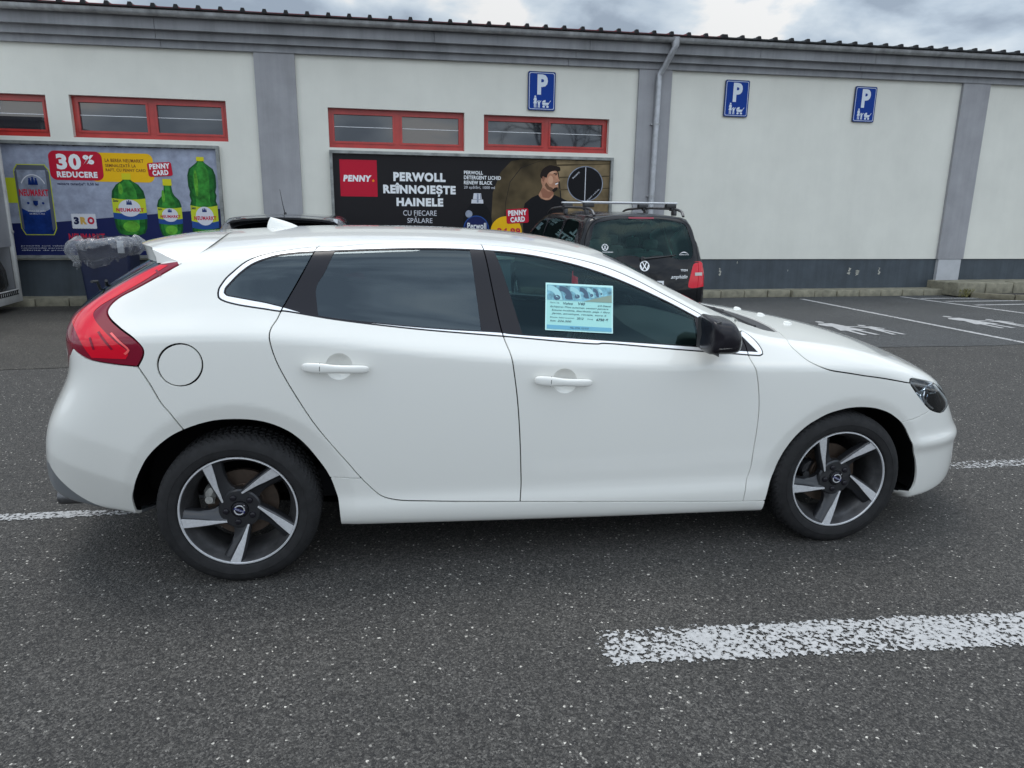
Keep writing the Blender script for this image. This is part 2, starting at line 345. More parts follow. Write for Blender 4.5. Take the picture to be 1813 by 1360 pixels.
def F(x,y,z):
    y=np.abs(y)
    a=y-side_w(x,z)
    xt=x+.20*y*y/(1+np.exp(-(x-1.45)/.12))*1/(1+np.exp((x-2.35)/.15))
    top=f_top(xt)-(.055-.037/(1+np.exp(-(x-1.55)/.12)))*(y/.6)**2
    hood=f_hood(x+.10*y*y)-(.018+.03/(1+np.exp(-(x-2.9)/.1)))*(y/.7)**2
    T=smax(top,hood,.05)
    b=(z-T)*.93
    c=(x-(f_xf(z)+.012*np.exp(-((z-.455)/.035)**2)-.27*(y/.8)**2.3))*.95
    e=((f_xr(z)+.17*(y/.8)**2.2)-x)*.8
    kr=.10-.04/(1+np.exp(-(x-1.5)/.12))+.08/(1+np.exp(-(x-2.75)/.12))
    v=smax(a,b,kr)
    v=smax(v,np.interp(x,[-.85,-.3,.4,2.3,3.0,3.6],[.345,.238,.198,.158,.145,.18])-z,.03)
    v=smax(v,c,.22)
    v=smax(v,e,.16)
    return v
# ------------------------------------------------------------------ curved bodywork
VC = .8*math.pi/2
class Shell:
    """skin of an implicit solid, addressed by (u, v): u runs rear to front, v round the section; y is mirrored"""
    def __init__(s, Ff, x0, x1, z0, se=.75): s.F, s.X0, s.X1, s.Z0, s.SE = Ff, x0, x1, z0, se
    def surf(s, uv, off=0.):
        uv = np.asarray(uv, float); u, v = uv[:, 0], uv[:, 1]; th = v/.8
        ph = np.where(u > s.X1, (u-s.X1)/s.SE, np.where(u < s.X0, (u-s.X0)/s.SE, 0.)); ox = np.clip(u, s.X0, s.X1)
        d = np.stack([np.sin(ph), np.cos(ph)*np.cos(th), np.cos(ph)*np.sin(th)], 1); o = np.stack([ox, ox*0, ox*0+s.Z0], 1)
        lo = np.full(len(u), .1); hi = np.full(len(u), 1.9)
        for _ in range(36):
            m = (lo+hi)/2; P = o+m[:, None]*d; ins = s.F(P[:, 0], P[:, 1], P[:, 2]) < 0
            lo = np.where(ins, m, lo); hi = np.where(ins, hi, m)
        P = o+((lo+hi)/2)[:, None]*d; N = s.normal(P); return P+N*(off[:, None] if isinstance(off, np.ndarray) else off), N
    def normal(s, P, e=.003):
        x, y, z = P[:, 0], P[:, 1], P[:, 2]; g = np.stack([s.F(x+e, y, z)-s.F(x-e, y, z), s.F(x, y+e, z)-s.F(x, y-e, z), s.F(x, y, z+e)-s.F(x, y, z-e)], 1)
        return g/np.linalg.norm(g, axis=1, keepdims=True)
    def uv(s, P):
        P = np.atleast_2d(P).astype(float); x, y, z = P[:, 0], P[:, 1], P[:, 2]-s.Z0; r = np.hypot(y, z); th = np.arctan2(z, y)
        ph = np.where(x > s.X1, np.arctan2(x-s.X1, r), np.where(x < s.X0, np.arctan2(x-s.X0, r), 0.))
        return np.stack([np.where(x > s.X1, s.X1+s.SE*ph, np.where(x < s.X0, s.X0+s.SE*ph, x)), th*.8], 1)
    def _march(s, o, d, hi=6.):
        o = np.array(o, float); d = np.array(d, float); a, b = 0., hi
        for _ in range(40):
            m = (a+b)/2; p = o+m*d
            if s.F(p[0], p[1], p[2]) < 0: a = m
            else: b = m
        return o+a*d
    def rear(s, y, z): return s.uv(s._march((s.X0+.4, y, z), (-1, 0, 0)))[0]
    def front(s, y, z): return s.uv(s._march((s.X1-.4, y, z), (1, 0, 0)))[0]
    def side(s, x, z): return s.uv(s._march((x, 0, z), (0, 1, 0)))[0]
    def top(s, x, y): return s.uv(s._march((x, y, s.Z0), (0, 0, 1)))[0]
    def cut(s, polys, gaps, h=.026, gap_w=.0022, extra=()):
        """triangulate the half skin with every boundary as an edge; returns uv, triangles, centroids, gap mask"""
        u0, u1 = s.X0-s.SE*math.pi/2+.004, s.X1+s.SE*math.pi/2-.004
        nu = int((u1-u0)/h); nv = int(2*VC/h)
        gu, gv = np.meshgrid(np.linspace(u0, u1, nu+1), np.linspace(-VC, VC, nv+1)); G = np.stack([gu.ravel(), gv.ravel()], 1)
        G[:, 0] += ((np.arange(len(G))//(nu+1)) % 2)*0  # regular
        lines = [(np.asarray(p), True) for p in polys]
        for g in gaps: lines += [(offset_line(g, gap_w), False), (offset_line(g, -gap_w), False)]
        pts = []; edges = []
        lines += [(np.asarray(e_), False) for e_ in extra]
        bd = lin([(u0, -VC), (u1, -VC), (u1, VC), (u0, VC)], h, True); lines.append((bd, True))
        for P, closed in lines:
            P = np.clip(P, (u0, -VC), (u1, VC)); b = len(pts); pts += [tuple(p) for p in P]; n = len(P)
            edges += [(b+i, b+(i+1) % n) for i in range(n if closed else n-1)]
        A = np.array(pts)
        # drop grid points that crowd a boundary
        cell = {}
        for p in A: cell.setdefault((int(p[0]/(h*.45)), int(p[1]/(h*.45))), 1)
        G = np.array([g for g in G if abs(g[1]) < VC-1e-6 and u0+1e-6 < g[0] < u1-1e-6 and (int(g[0]/(h*.45)), int(g[1]/(h*.45))) not in cell])
        V = [Vector(p) for p in pts]+[Vector(g) for g in G]
        r = delaunay_2d_cdt(V, edges, [], 0, 1e-6)
        uv = np.array([tuple(p) for p in r[0]]); T = np.array([f for f in r[2] if len(f) == 3])
        c = uv[T].mean(1); gm = np.zeros(len(T), bool)
        for g in gaps:
            lo, hi = g.min(0)-.01, g.max(0)+.01; k = np.where(((c > lo) & (c < hi)).all(1))[0]
            if len(k): gm[k] |= dist_line(c[k], g) < gap_w*1.02
        # orient so that the near side (y > 0) faces out
        s.uvs, s.T, s.c, s.g = uv, T, c, gm
        s.P, s.N = s.surf(uv)
        a, b, d = s.P[T[:, 0]], s.P[T[:, 1]], s.P[T[:, 2]]; nn = np.cross(b-a, d-a); fl = (nn*s.N[T[:, 0]]).sum(1) < 0
        s.T[fl] = s.T[fl][:, ::-1]; s.area = np.linalg.norm(nn, axis=1)
    def piece(s, mask, off=0., flange=.012, side='both', yflip=True):
        """mesh of the selected triangles: (verts, normals, faces). near side is +y in shell space -> -y in the car"""
        T = s.T[mask & (s.area > 1e-10)]; used, inv = np.unique(T, return_inverse=True); T = inv.reshape(T.shape)
        P = s.P[used]+off*s.N[used]; N = s.N[used].copy(); uv = s.uvs[used]; V = [P]; NN = [N]; FF = [T]
        if flange:
            E = {}
            for t in T:
                for i in range(3):
                    a, b = t[i], t[(i+1) % 3]; E[(a, b)] = E.get((a, b), 0)+1
            bd = [(a, b) for (a, b) in E if (b, a) not in E and not (abs(abs(uv[a, 1])-VC) < 1e-5 and abs(abs(uv[b, 1])-VC) < 1e-5)]
            nb = len(P); base = nb; vs = []; ns = []; fs = []
            for a, b in bd:
                t = P[b]-P[a]; o = np.cross(t, N[a]); L = np.linalg.norm(o); o = o/L if L > 1e-9 else N[a]
                k = base+len(vs)
                vs += [P[a], P[b], P[b]-flange*N[b], P[a]-flange*N[a]]
                na = N[a]*.6+o*.8; nb_ = N[b]*.6+o*.8
                ns += [na/np.linalg.norm(na), nb_/np.linalg.norm(nb_), o, o]; fs += [(k, k+3, k+2), (k, k+2, k+1)]
            if vs: V.append(np.array(vs)); NN.append(np.array(ns)); FF.append(np.array(fs))
        V = np.concatenate(V); NN = np.concatenate(NN); FF = np.concatenate(FF)
        near = (V*[1, -1, 1], NN*[1, -1, 1], FF[:, ::-1]); far = (V, NN, FF)
        if side == 'near': return near
        if side == 'far': return far
        return np.concatenate([near[0], far[0]]), np.concatenate([near[1], far[1]]), np.concatenate([near[2], far[2]+len(V)])
    def make(s, name, mask, material, parent, off=0., flange=.012, side='both', extra=None):
        if not mask.any(): return None
        V, N, Fc = s.piece(mask, off, flange, side)
        return link_mesh(name, V, Fc, material, parent, N)
CURVES = {"dlo_top":[[0.0154,0.5064],[0.0178,0.5218],[0.0254,0.537],[0.038,0.5571],[0.0555,0.577],[0.095,0.6173],[0.1454,0.6454],[0.2202,0.6648],[0.3271,0.6848],[0.407,0.6862],[0.5558,0.7145],[0.7488,0.7313],[1.0113,0.732],[1.1886,0.7173],[1.3485,0.6862],[1.5386,0.6405],[1.6668,0.5921],[1.7738,0.5417],[1.9352,0.461],[2.0999,0.3649],[2.1473,0.3812],[2.1809,0.3527],[2.2059,0.3198],[2.2169,0.2902],[2.2147,0.2765]],
"dlo_bot":[[0.0154,0.5064],[0.0172,0.4909],[0.026,0.4813],[0.0363,0.4755],[0.0777,0.4623],[0.2068,0.4409],[0.2128,0.4421],[0.4084,0.4142],[0.6961,0.3847],[1.0725,0.3565],[1.477,0.3246],[1.4909,0.3267],[1.8186,0.2994],[2.0712,0.2787],[2.174,0.2704],[2.2003,0.27],[2.2147,0.2765]],
"in_top":[[0.0332,0.5061],[0.0356,0.5215],[0.0508,0.5428],[0.0761,0.5737],[0.1163,0.6099],[0.1732,0.6364],[0.2575,0.6524],[0.3437,0.66],[0.5562,0.6775],[0.7854,0.6923],[1.0059,0.6937],[1.1822,0.683],[1.3394,0.6568],[1.4998,0.6163],[1.6605,0.5601],[1.8218,0.4909],[1.9831,0.4126],[2.1067,0.3764],[2.1615,0.3217],[2.1942,0.2851]],
"in_bot":[[0.0332,0.5061],[0.0409,0.4967],[0.0564,0.4922],[0.2063,0.4584],[0.3381,0.4267],[0.6233,0.3984],[0.845,0.3828],[1.0738,0.3707],[1.0965,0.3671],[1.4929,0.3399],[1.9314,0.3077],[2.0752,0.2937],[2.1942,0.2851]],
"gap_rear_door":[[0.3468,0.6949],[0.3027,0.602],[0.2133,0.4552],[0.194,0.4161],[0.1749,0.3868],[0.169,0.3678],[0.1691,0.3473],[0.1852,0.292],[0.2148,0.2331],[0.2517,0.17],[0.3153,0.0672],[0.3752,-0.0143],[0.437,-0.0923],[0.4772,-0.1455],[0.5206,-0.1951],[0.5651,-0.234],[0.6226,-0.2504],[0.763,-0.2597],[1.1505,-0.2752]],
"gap_mid":[[1.0129,0.7424],[1.0433,0.5352],[1.0752,0.36],[1.1001,0.2868],[1.1121,0.2263],[1.1263,0.1401],[1.1391,0.0181],[1.1505,-0.1443],[1.1541,-0.2162],[1.1505,-0.2752]],
"gap_front":[[2.1983,0.4748],[2.1325,0.3618],[2.1418,0.3141],[2.146,0.2649],[2.1565,0.2393],[2.169,0.2147],[2.1807,0.1762],[2.1907,0.1329],[2.201,0.058],[2.2028,-0.0201],[2.2009,-0.1087],[2.1996,-0.1911],[2.1884,-0.2381],[2.1809,-0.3242]],
"gap_sill":[[1.1505,-0.2752],[1.6023,-0.2947],[2.1809,-0.3242],[2.2513,-0.3276],[2.3009,-0.3326]],
"gap_rocker":[[0.3647,-0.1593],[0.4199,-0.1559],[0.4898,-0.1586]],
"glass_r_l":[[0.4093,0.6613],[0.3743,0.5842],[0.3457,0.5425],[0.3386,0.5266],[0.3386,0.4949],[0.3459,0.4368]],
"glass_r_r":[[0.9603,0.699],[0.9712,0.5683],[0.9868,0.3756]],
"glass_f_l":[[1.0621,0.6938],[1.1105,0.5363],[1.1576,0.3634]],
"glass_f_r":[[1.9235,0.4684],[1.9276,0.3775],[1.9309,0.3054]],
"fender_tri":[[2.1091,0.38],[2.1325,0.3618],[2.1309,0.2891]],
"rear_bump":[[-0.1931,0.2775],[-0.1765,0.2206],[-0.1608,0.1571],[-0.1395,0.11],[-0.1226,0.0519]],
"front_bump":[[2.9051,-0.0266],[2.9322,-0.0179],[2.9693,-0.0075],[3.0088,0.0073],[3.0386,0.0214]],
"hood_side":[[2.4132,0.4149],[2.3563,0.3208],[2.387,0.2772],[2.4115,0.2545],[2.4387,0.2383],[2.5151,0.2112],[2.6229,0.1944],[2.7794,0.1711],[2.9025,0.1486]],
"lamp":[[2.9042,0.1486],[2.9056,0.1637],[2.9221,0.1672],[2.9461,0.1636],[3.0387,0.1469],[3.096,0.1329]],
"lamp_low":[[2.9042,0.1486],[2.9208,0.1283],[2.9561,0.0907],[2.994,0.0545],[3.0332,0.0236],[3.085,0.0018],[3.1255,-0.0076]],
"tail_out":[[-0.0813,0.6119],[-0.1287,0.5749],[-0.1908,0.534],[-0.2337,0.5073],[-0.2531,0.4834],[-0.2591,0.4594],[-0.25,0.4358],[-0.2201,0.3981],[-0.1846,0.3611],[-0.1692,0.3332],[-0.1697,0.3187],[-0.1761,0.3042],[-0.1935,0.2778]],
"tail_low":[[-0.1935,0.2778],[-0.2497,0.2888],[-0.301,0.3061],[-0.3337,0.3324],[-0.3484,0.3498]],
"tail_in":[[-0.144,0.6238],[-0.2067,0.5983],[-0.2767,0.565],[-0.3499,0.5252],[-0.4183,0.5319],[-0.4646,0.5388],[-0.4128,0.4753]],
"tail_bright_o":[[-0.1167,0.6082],[-0.1704,0.5605],[-0.2353,0.5172],[-0.2842,0.4836],[-0.2962,0.4627],[-0.2875,0.4374],[-0.2571,0.3931],[-0.2207,0.3463],[-0.2043,0.3202],[-0.2146,0.3021]],
"tail_bright_i":[[-0.1411,0.6147],[-0.2005,0.5826],[-0.2675,0.5472],[-0.3292,0.5099],[-0.3618,0.4929],[-0.3815,0.473],[-0.3469,0.4213],[-0.3165,0.3727],[-0.3004,0.331],[-0.2926,0.311]],
"spoil_joint":[[-0.0459,0.9695],[-0.0293,0.8137],[-0.0312,0.678],[-0.0556,0.6351],[-0.0841,0.6137]],
"spoil_tipside":[[-0.0841,0.6137],[-0.1193,0.6224],[-0.1684,0.6468]],
"arch_r":[[-0.3233,-0.3574],[-0.3142,-0.2503],[-0.2964,-0.1915],[-0.2775,-0.136],[-0.2613,-0.0979],[-0.2396,-0.0538],[-0.2125,-0.0144],[-0.1806,0.0193],[-0.1546,0.0402],[-0.1234,0.0584],[-0.0949,0.0708],[-0.0661,0.081],[-0.0257,0.0901],[0.0205,0.0926],[0.0673,0.0903],[0.1087,0.084],[0.147,0.072],[0.191,0.0526],[0.225,0.0317],[0.2586,0.002],[0.2885,-0.0338],[0.3184,-0.0783],[0.3438,-0.1189],[0.3649,-0.1639],[0.3787,-0.209],[0.3899,-0.2542],[0.3962,-0.3691]],
"arch_f":[[2.2924,-0.3976],[2.2946,-0.334],[2.298,-0.312],[2.3071,-0.2664],[2.3254,-0.2229],[2.3377,-0.1784],[2.3542,-0.1373],[2.3723,-0.1041],[2.3979,-0.0676],[2.4252,-0.0391],[2.4611,-0.0113],[2.4987,0.0089],[2.5439,0.0304],[2.5915,0.0429],[2.6396,0.052],[2.6978,0.0549],[2.7348,0.0526],[2.7725,0.0466],[2.812,0.0344],[2.8451,0.0193],[2.8763,-0.0015],[2.909,-0.0284],[2.9357,-0.0604],[2.9628,-0.106],[2.9855,-0.1594],[3.0106,-0.2149],[3.0247,-0.2672],[3.0333,-0.3119],[3.0334,-0.3554],[3.0223,-0.3872]],
"sill_bot":[[0.3962,-0.3691],[0.739,-0.3583],[1.1053,-0.3603],[1.673,-0.3801],[2.2924,-0.3976]],
"rear_bot":[[-0.323,-0.358],[-0.383,-0.3392],[-0.4389,-0.3124],[-0.4839,-0.2837],[-0.5213,-0.2466]],
"front_bot":[[2.993,-0.4214],[3.0568,-0.4291],[3.1499,-0.4374],[3.2022,-0.4263]],
"valance":[[-0.5205,-0.1223],[-0.5047,-0.1592],[-0.4856,-0.2009],[-0.461,-0.252],[-0.428,-0.3001],[-0.3776,-0.3379],[-0.3253,-0.3546]],
"groove_a":[[-0.2673,0.3886],[-0.2485,0.3554],[-0.2379,0.3314]],
"groove_b":[[-0.286,0.3721],[-0.2817,0.3535],[-0.2802,0.3347]],
"groove_c":[[-0.2368,0.3816],[-0.2154,0.3515],[-0.2014,0.3279],[-0.2132,0.3168]],
"groove_d":[[-0.1463,0.5934],[-0.1309,0.5684]],
"fuel":[[-0.0284,0.2773],[-0.0317,0.2647],[-0.0373,0.2525],[-0.0449,0.2411],[-0.0542,0.2312],[-0.0649,0.223],[-0.0765,0.217],[-0.0886,0.2135],[-0.1005,0.2126],[-0.1117,0.2143],[-0.122,0.2186],[-0.1307,0.2252],[-0.1377,0.234],[-0.1426,0.2444],[-0.1453,0.256],[-0.1458,0.2684],[-0.1441,0.2811],[-0.1402,0.2934],[-0.1345,0.3051],[-0.127,0.3156],[-0.1181,0.3246],[-0.1081,0.3319],[-0.0974,0.3371],[-0.0863,0.3402],[-0.0751,0.341],[-0.0643,0.3395],[-0.0543,0.3358],[-0.0454,0.3299],[-0.0379,0.3221],[-0.0323,0.3126],[-0.0287,0.3017],[-0.0274,0.2898]],
"scoop_r":[[0.4735,0.2618],[0.4712,0.2509],[0.4654,0.2407],[0.4566,0.232],[0.4453,0.2253],[0.4324,0.2212],[0.4187,0.2201],[0.4052,0.2218],[0.3928,0.2265],[0.3824,0.2336],[0.3747,0.2426],[0.3701,0.2529],[0.369,0.2638],[0.3714,0.2745],[0.3772,0.2843],[0.386,0.2925],[0.3971,0.2988],[0.4099,0.3026],[0.4234,0.3037],[0.4368,0.3022],[0.4492,0.2979],[0.4597,0.2913],[0.4676,0.2827],[0.4723,0.2727]],
"scoop_f":[[1.3755,0.1947],[1.3742,0.1832],[1.3695,0.1726],[1.3615,0.1634],[1.3509,0.1565],[1.3384,0.1523],[1.3248,0.1511],[1.3111,0.153],[1.2982,0.1578],[1.2871,0.1653],[1.2784,0.1748],[1.2728,0.1856],[1.2706,0.1971],[1.272,0.2083],[1.2768,0.2186],[1.2848,0.2273],[1.2954,0.2339],[1.3079,0.2379],[1.3214,0.2391],[1.3349,0.2374],[1.3477,0.2328],[1.3588,0.2258],[1.3675,0.2167],[1.3732,0.2061]],
"apillar":[[1.5965,0.7821],[1.6388,0.7112],[1.7104,0.6933],[1.9279,0.6949],[2.1027,0.591],[2.2748,0.6046],[2.2056,0.4859]],
"cowl_low":[[2.2056,0.4859],[2.2376,0.517],[2.3028,0.4787],[2.3342,0.4358],[2.4093,0.4171]],
"fender_gap":[[2.2714,0.5702],[2.1647,0.4382],[2.1013,0.3906]],
"handle_r":[[0.2837,0.2672],[0.5369,0.2552]],
"handle_f":[[1.1925,0.2057],[1.4335,0.1903]],
"mirror":[[2.0083,0.4256],[1.935,0.2867],[2.0772,0.2846],[2.1046,0.3614]]}
SHEET = np.array([[1.2727, 0.5644], [1.5687, 0.5554], [1.5453, 0.3671], [1.253, 0.3827]])
MIR = (1.881, 0.946)
# ------------------------------------------------------------------ the white hatchback
CV = {k: np.array(v) for k, v in CURVES.items()}
YC = .87
car = empty('hatchback_car', (0, YC, 0)); tag(car, 'white five-door hatchback seen side-on in the foreground, tinted rear glass and two-tone alloy wheels', 'car')
sh = Shell(F, .15, 2.70, .60)
sm = {k: catmull(v) for k, v in CV.items() if len(v) > 2}
j = lambda *a: np.vstack([np.atleast_2d(x) for x in a])
closed_s = lambda k: catmull(CV[k], .008, True)
dlo_out = j(sm['dlo_top'], sm['dlo_bot'][::-1][1:-1]); dlo_in = j(sm['in_top'], sm['in_bot'][::-1][1:-1])
def inset(P, d):
    Q = np.asarray(P); a = (Q[:, 0]*np.roll(Q[:, 1], -1)-np.roll(Q[:, 0], -1)*Q[:, 1]).sum()
    n = len(Q); T = np.roll(Q, -2, 0)-np.roll(Q, 2, 0); T /= np.linalg.norm(T, axis=1, keepdims=True)+1e-9
    return Q+(d if a > 0 else -d)*np.stack([-T[:, 1], T[:, 0]], 1)
chrome_out = inset(dlo_out, .0058); glass_in = inset(dlo_in, .005)
g_rd, g_mid, g_fr = sm['gap_rear_door'], sm['gap_mid'], sm['gap_front']
sill_l = sm['gap_sill']; rocker = sm['gap_rocker']
kk = np.argmin(np.abs(sill_l[:, 0]-g_fr[-1, 0]))
P_rear_door = j(g_rd, g_mid[::-1]); P_front_door = j(g_mid, sill_l[:kk+1], g_fr[::-1])
arch_r = sm['arch_r']; arch_f = sm['arch_f']
P_arch_r = j(arch_r, (arch_r[-1, 0], -.50), (arch_r[0, 0], -.50)); P_arch_f = j(arch_f, (arch_f[-1, 0]-.03, -.50), (arch_f[-1, 0]-.10, -.62), (arch_f[0, 0], -.62))
fuel = closed_s('fuel'); sc_r = closed_s('scoop_r'); sc_f = closed_s('scoop_f')
rp = lambda *a: np.array([sh.rear(y, z) for y, z in a]); fp = lambda *a: np.array([sh.front(y, z) for y, z in a]); tp = lambda *a: np.array([sh.top(x, y) for x, y in a])
t_in, t_out, t_low = sm['tail_in'], sm['tail_out'], sm['tail_low']
lamp_inner = catmull(j(t_low[-1], rp((.66, .875), (.60, .90), (.575, .96), (.60, 1.02)), t_in[-1]))
P_tail = j(t_out, t_low[1:], lamp_inner[1:-1], t_in[::-1])
P_bright = j(sm['tail_bright_o'], sm['tail_bright_i'][::-1])
rev_lens = catmull(j(rp((.70, .93), (.66, .905), (.61, .905), (.60, .95), (.66, .965))), .006, True)
hg_low = catmull(rp((.575, .98), (.50, 1.0), (.25, .985), (0, .98))); hg_low[-1, 1] = VC
hg_top = catmull(j(t_in[0], rp((.60, 1.315), (.4, 1.325), (.2, 1.33), (0, 1.33)))); hg_top[-1, 1] = VC
t_in_cut = j(t_in, lamp_inner[::-1][1:])     # lamp's inner edge from the top to the bumper
ix = np.argmin(((t_in_cut-hg_low[0])**2).sum(1))
P_hatch_glass = j(hg_top, hg_low[::-1], t_in_cut[:ix][::-1])
hp_low = catmull(j(t_low[-1], rp((.60, .80), (.45, .785), (0, .78)))); hp_low[-1, 1] = VC
P_hatch_panel = j(hg_low, hp_low[::-1], t_in_cut[ix:][::-1])
rb = sm['rear_bump']
val = catmull(j(rp((0, .36), (.4, .36)), CV['valance'])); val[0, 1] = -VC if val[0, 1] < 0 else -VC
uR, uF = sh.X0-sh.SE*math.pi/2, sh.X1+sh.SE*math.pi/2
P_rear_bumper = j(rb, (rb[-1, 0]+.02, 0), (-.15, -.2), (-.2, -VC), (uR, -VC), (uR, VC), hp_low[::-1], t_low[::-1])
lamp, lamp_l = sm['lamp'], sm['lamp_low']
l_in = catmull(j(lamp[-1], fp((.62, .735), (.55, .715), (.52, .67), (.60, .635)), lamp_l[-1]))
P_lamp = j(lamp, l_in[1:], lamp_l[::-1])
h_front = catmull(j(lamp[-1], fp((.55, .745), (.35, .755), (.15, .76), (0, .76)))); h_front[-1, 1] = VC
hs = sm['hood_side']
cow = sm['cowl_low']
hood_rear = catmull(j(hs[0], tp((2.46, .45), (2.49, .25), (2.50, 0)))); hood_rear[-1, 1] = VC
P_hood = j(hs, lamp[1:], h_front[1:], hood_rear[::-1])
ws_low = catmull(j(cow[0], tp((2.27, .5), (2.34, .3), (2.37, 0)))); ws_low[-1, 1] = VC
apl = sm['apillar'][:np.argmin(((sm['apillar']-cow[0])**2).sum(1))+1]
ws_top = catmull(j(apl[0], tp((1.635, .3), (1.655, 0)))); ws_top[-1, 1] = VC
P_screen = j(apl, ws_low, ws_top[::-1]); P_cowl = j(cow, hood_rear[1:], ws_low[::-1])
fb = sm['front_bump']
P_front_bumper = j(fb, lamp_l[np.argmin(((lamp_l-fb[-1])**2).sum(1)):], l_in[::-1][1:], h_front[1:], (uF, VC), (uF, -VC), (2.95, -VC), (2.9, -.3))
grille = j(catmull(fp((0, .725), (.30, .72), (.36, .70)), .01), catmull(fp((.33, .58), (.2, .56), (0, .555)), .01)); grille[0, 1] = VC; grille[-1] = (grille[-1][0], VC if grille[-1][1] > 0 else -VC)
intake = catmull(fp((.10, .40), (.50, .40), (.58, .36), (.52, .27), (.10, .26)), .01, True)
fog = catmull(fp((.66, .42), (.74, .41), (.75, .33), (.67, .31)), .01, True)
fg = sm['fender_gap']; fgi = np.argmin(np.abs(fg[:, 0]-g_fr[0, 0])+np.abs(fg[:, 1]-g_fr[0, 1]))
P_fender = j(cow[0], fg, g_fr[5:], sill_l[kk:], (2.36, -.6), (2.9, -.3), fb, lamp_l[::-1], hs[::-1], cow[::-1])
lines = [g_rd, g_mid, g_fr, sill_l, rocker, rb, fb, hs, fg, j(fuel, fuel[:1]), hood_rear, h_front, lamp, lamp_l, l_in, t_out, j(t_low, rp((.66, .875))), lamp_inner, t_in, hp_low, ws_top]
arcs = [np.array([sh.side(cx_+r_a*math.cos(a), cz2+r_a*math.sin(a)) for a in np.linspace(-.1, math.pi+.1, 90)]) for cx_, cz2, r_a in ((.005, .305, .457), (2.675, .285, .424))]
P_val = j(CV['valance'][0], catmull(CV['valance'])[1:], (-.20, -.6), (-.9, -1.2), (-.9, CV['valance'][0][1]-.02))
polys = [P_val, dlo_out, chrome_out, dlo_in, glass_in, P_arch_r, P_arch_f, sc_r, sc_f, P_bright, rev_lens, grille, intake, hg_low, hg_top, ws_low, cow, apl, sm['glass_r_l'], sm['glass_r_r'], sm['glass_f_l'], sm['glass_f_r']]+arcs
op = len(polys)-11
sh.cut(polys[:op], lines, .0155, .0027, extra=polys[op:])
c = sh.c; inn = lambda P: inpoly(c, np.asarray(P)); free = np.ones(len(c), bool); R = {}
def take(key, m):
    global free
    R[key] = m & free; free = free & ~R[key]
def side_of(P, pts):      # True where pts lie at larger u than the (open, roughly vertical) curve
    P = np.asarray(P); o = np.argsort(P[:, 1]); return pts[:, 0] > np.interp(pts[:, 1], P[o, 1], P[o, 0])
cz = sh.surf(c)[0][:, 2]; cn = sh.surf(c)[1]
take('arch', inn(P_arch_r) | inn(P_arch_f))
take('gap', sh.g)
take('under', (cn[:, 2] < -.5) & (cz < .42) & (sh.surf(c)[0][:, 1] < .70) & (c[:, 0] > -.2) & (c[:, 0] < 2.9))
d_in, d_gl = inn(dlo_in), inn(glass_in)
take('gasket', inn(dlo_out) & ~inn(chrome_out))
take('chrome', inn(dlo_out) & ~d_in)
right_rd, right_mid, right_fr = side_of(g_rd, c), side_of(g_mid, c), side_of(g_fr, c)
take('quarter', d_gl & ~right_rd)
take('trim', d_in & ~d_gl)
take('glass_r', d_gl & right_rd & side_of(sm['glass_r_l'], c) & ~side_of(sm['glass_r_r'], c))
take('glass_f', d_gl & right_mid & side_of(sm['glass_f_l'], c) & ~side_of(sm['glass_f_r'], c))
take('trim2', d_in)
take('fuel', inn(fuel)); take('scoop', inn(sc_r) | inn(sc_f))
take('reverse', inn(rev_lens) & inn(P_tail)); take('bright', inn(P_bright) & inn(P_tail)); take('maroon', inn(P_tail))
take('lamp', inn(P_lamp)); take('grille', inn(grille) | inn(intake))
take('screen', inn(P_screen)); take('cowl', inn(P_cowl)); take('hood', inn(P_hood))
take('hatch_glass', inn(P_hatch_glass)); take('hatch_panel', inn(P_hatch_panel))
take('valance', inn(P_rear_bumper) & inn(P_val)); take('rear_bumper', inn(P_rear_bumper)); take('front_bumper', inn(P_front_bumper))
take('rear_door', inn(P_rear_door)); take('front_door', inn(P_front_door)); take('fender', inn(P_fender)); take('body', free.copy())
mk = lambda name, key, m, par=car, **k: sh.make(name, R[key] if isinstance(key, str) else key, M[m], par, **k)
body = mk('body', 'body', 'paint')
hood = mk('bonnet', 'hood', 'paint'); fbm = mk('front_bumper', 'front_bumper', 'paint'); rbm = mk('rear_bumper', 'rear_bumper', 'paint')
M['valance'] = mat('shaded_grey_valance', (.22, .235, .25), .35, .3, coat=.4)  # grey of the diffuser, with shade of the bumper underside mixed into it
mk('rear_valance', 'valance', 'valance', rbm)
hatch = mk('tailgate', 'hatch_panel', 'paint'); mk('rear_window', 'hatch_glass', 'glass_dark', hatch, off=-.003)
mk('windscreen', 'screen', 'glass_screen', off=-.003); mk('scuttle_panel', 'cowl', 'plastic', off=-.008)
mk('grille', 'grille', 'dark', fbm, off=-.012, flange=.0)
mk('underbody', 'under', 'dark', flange=0)
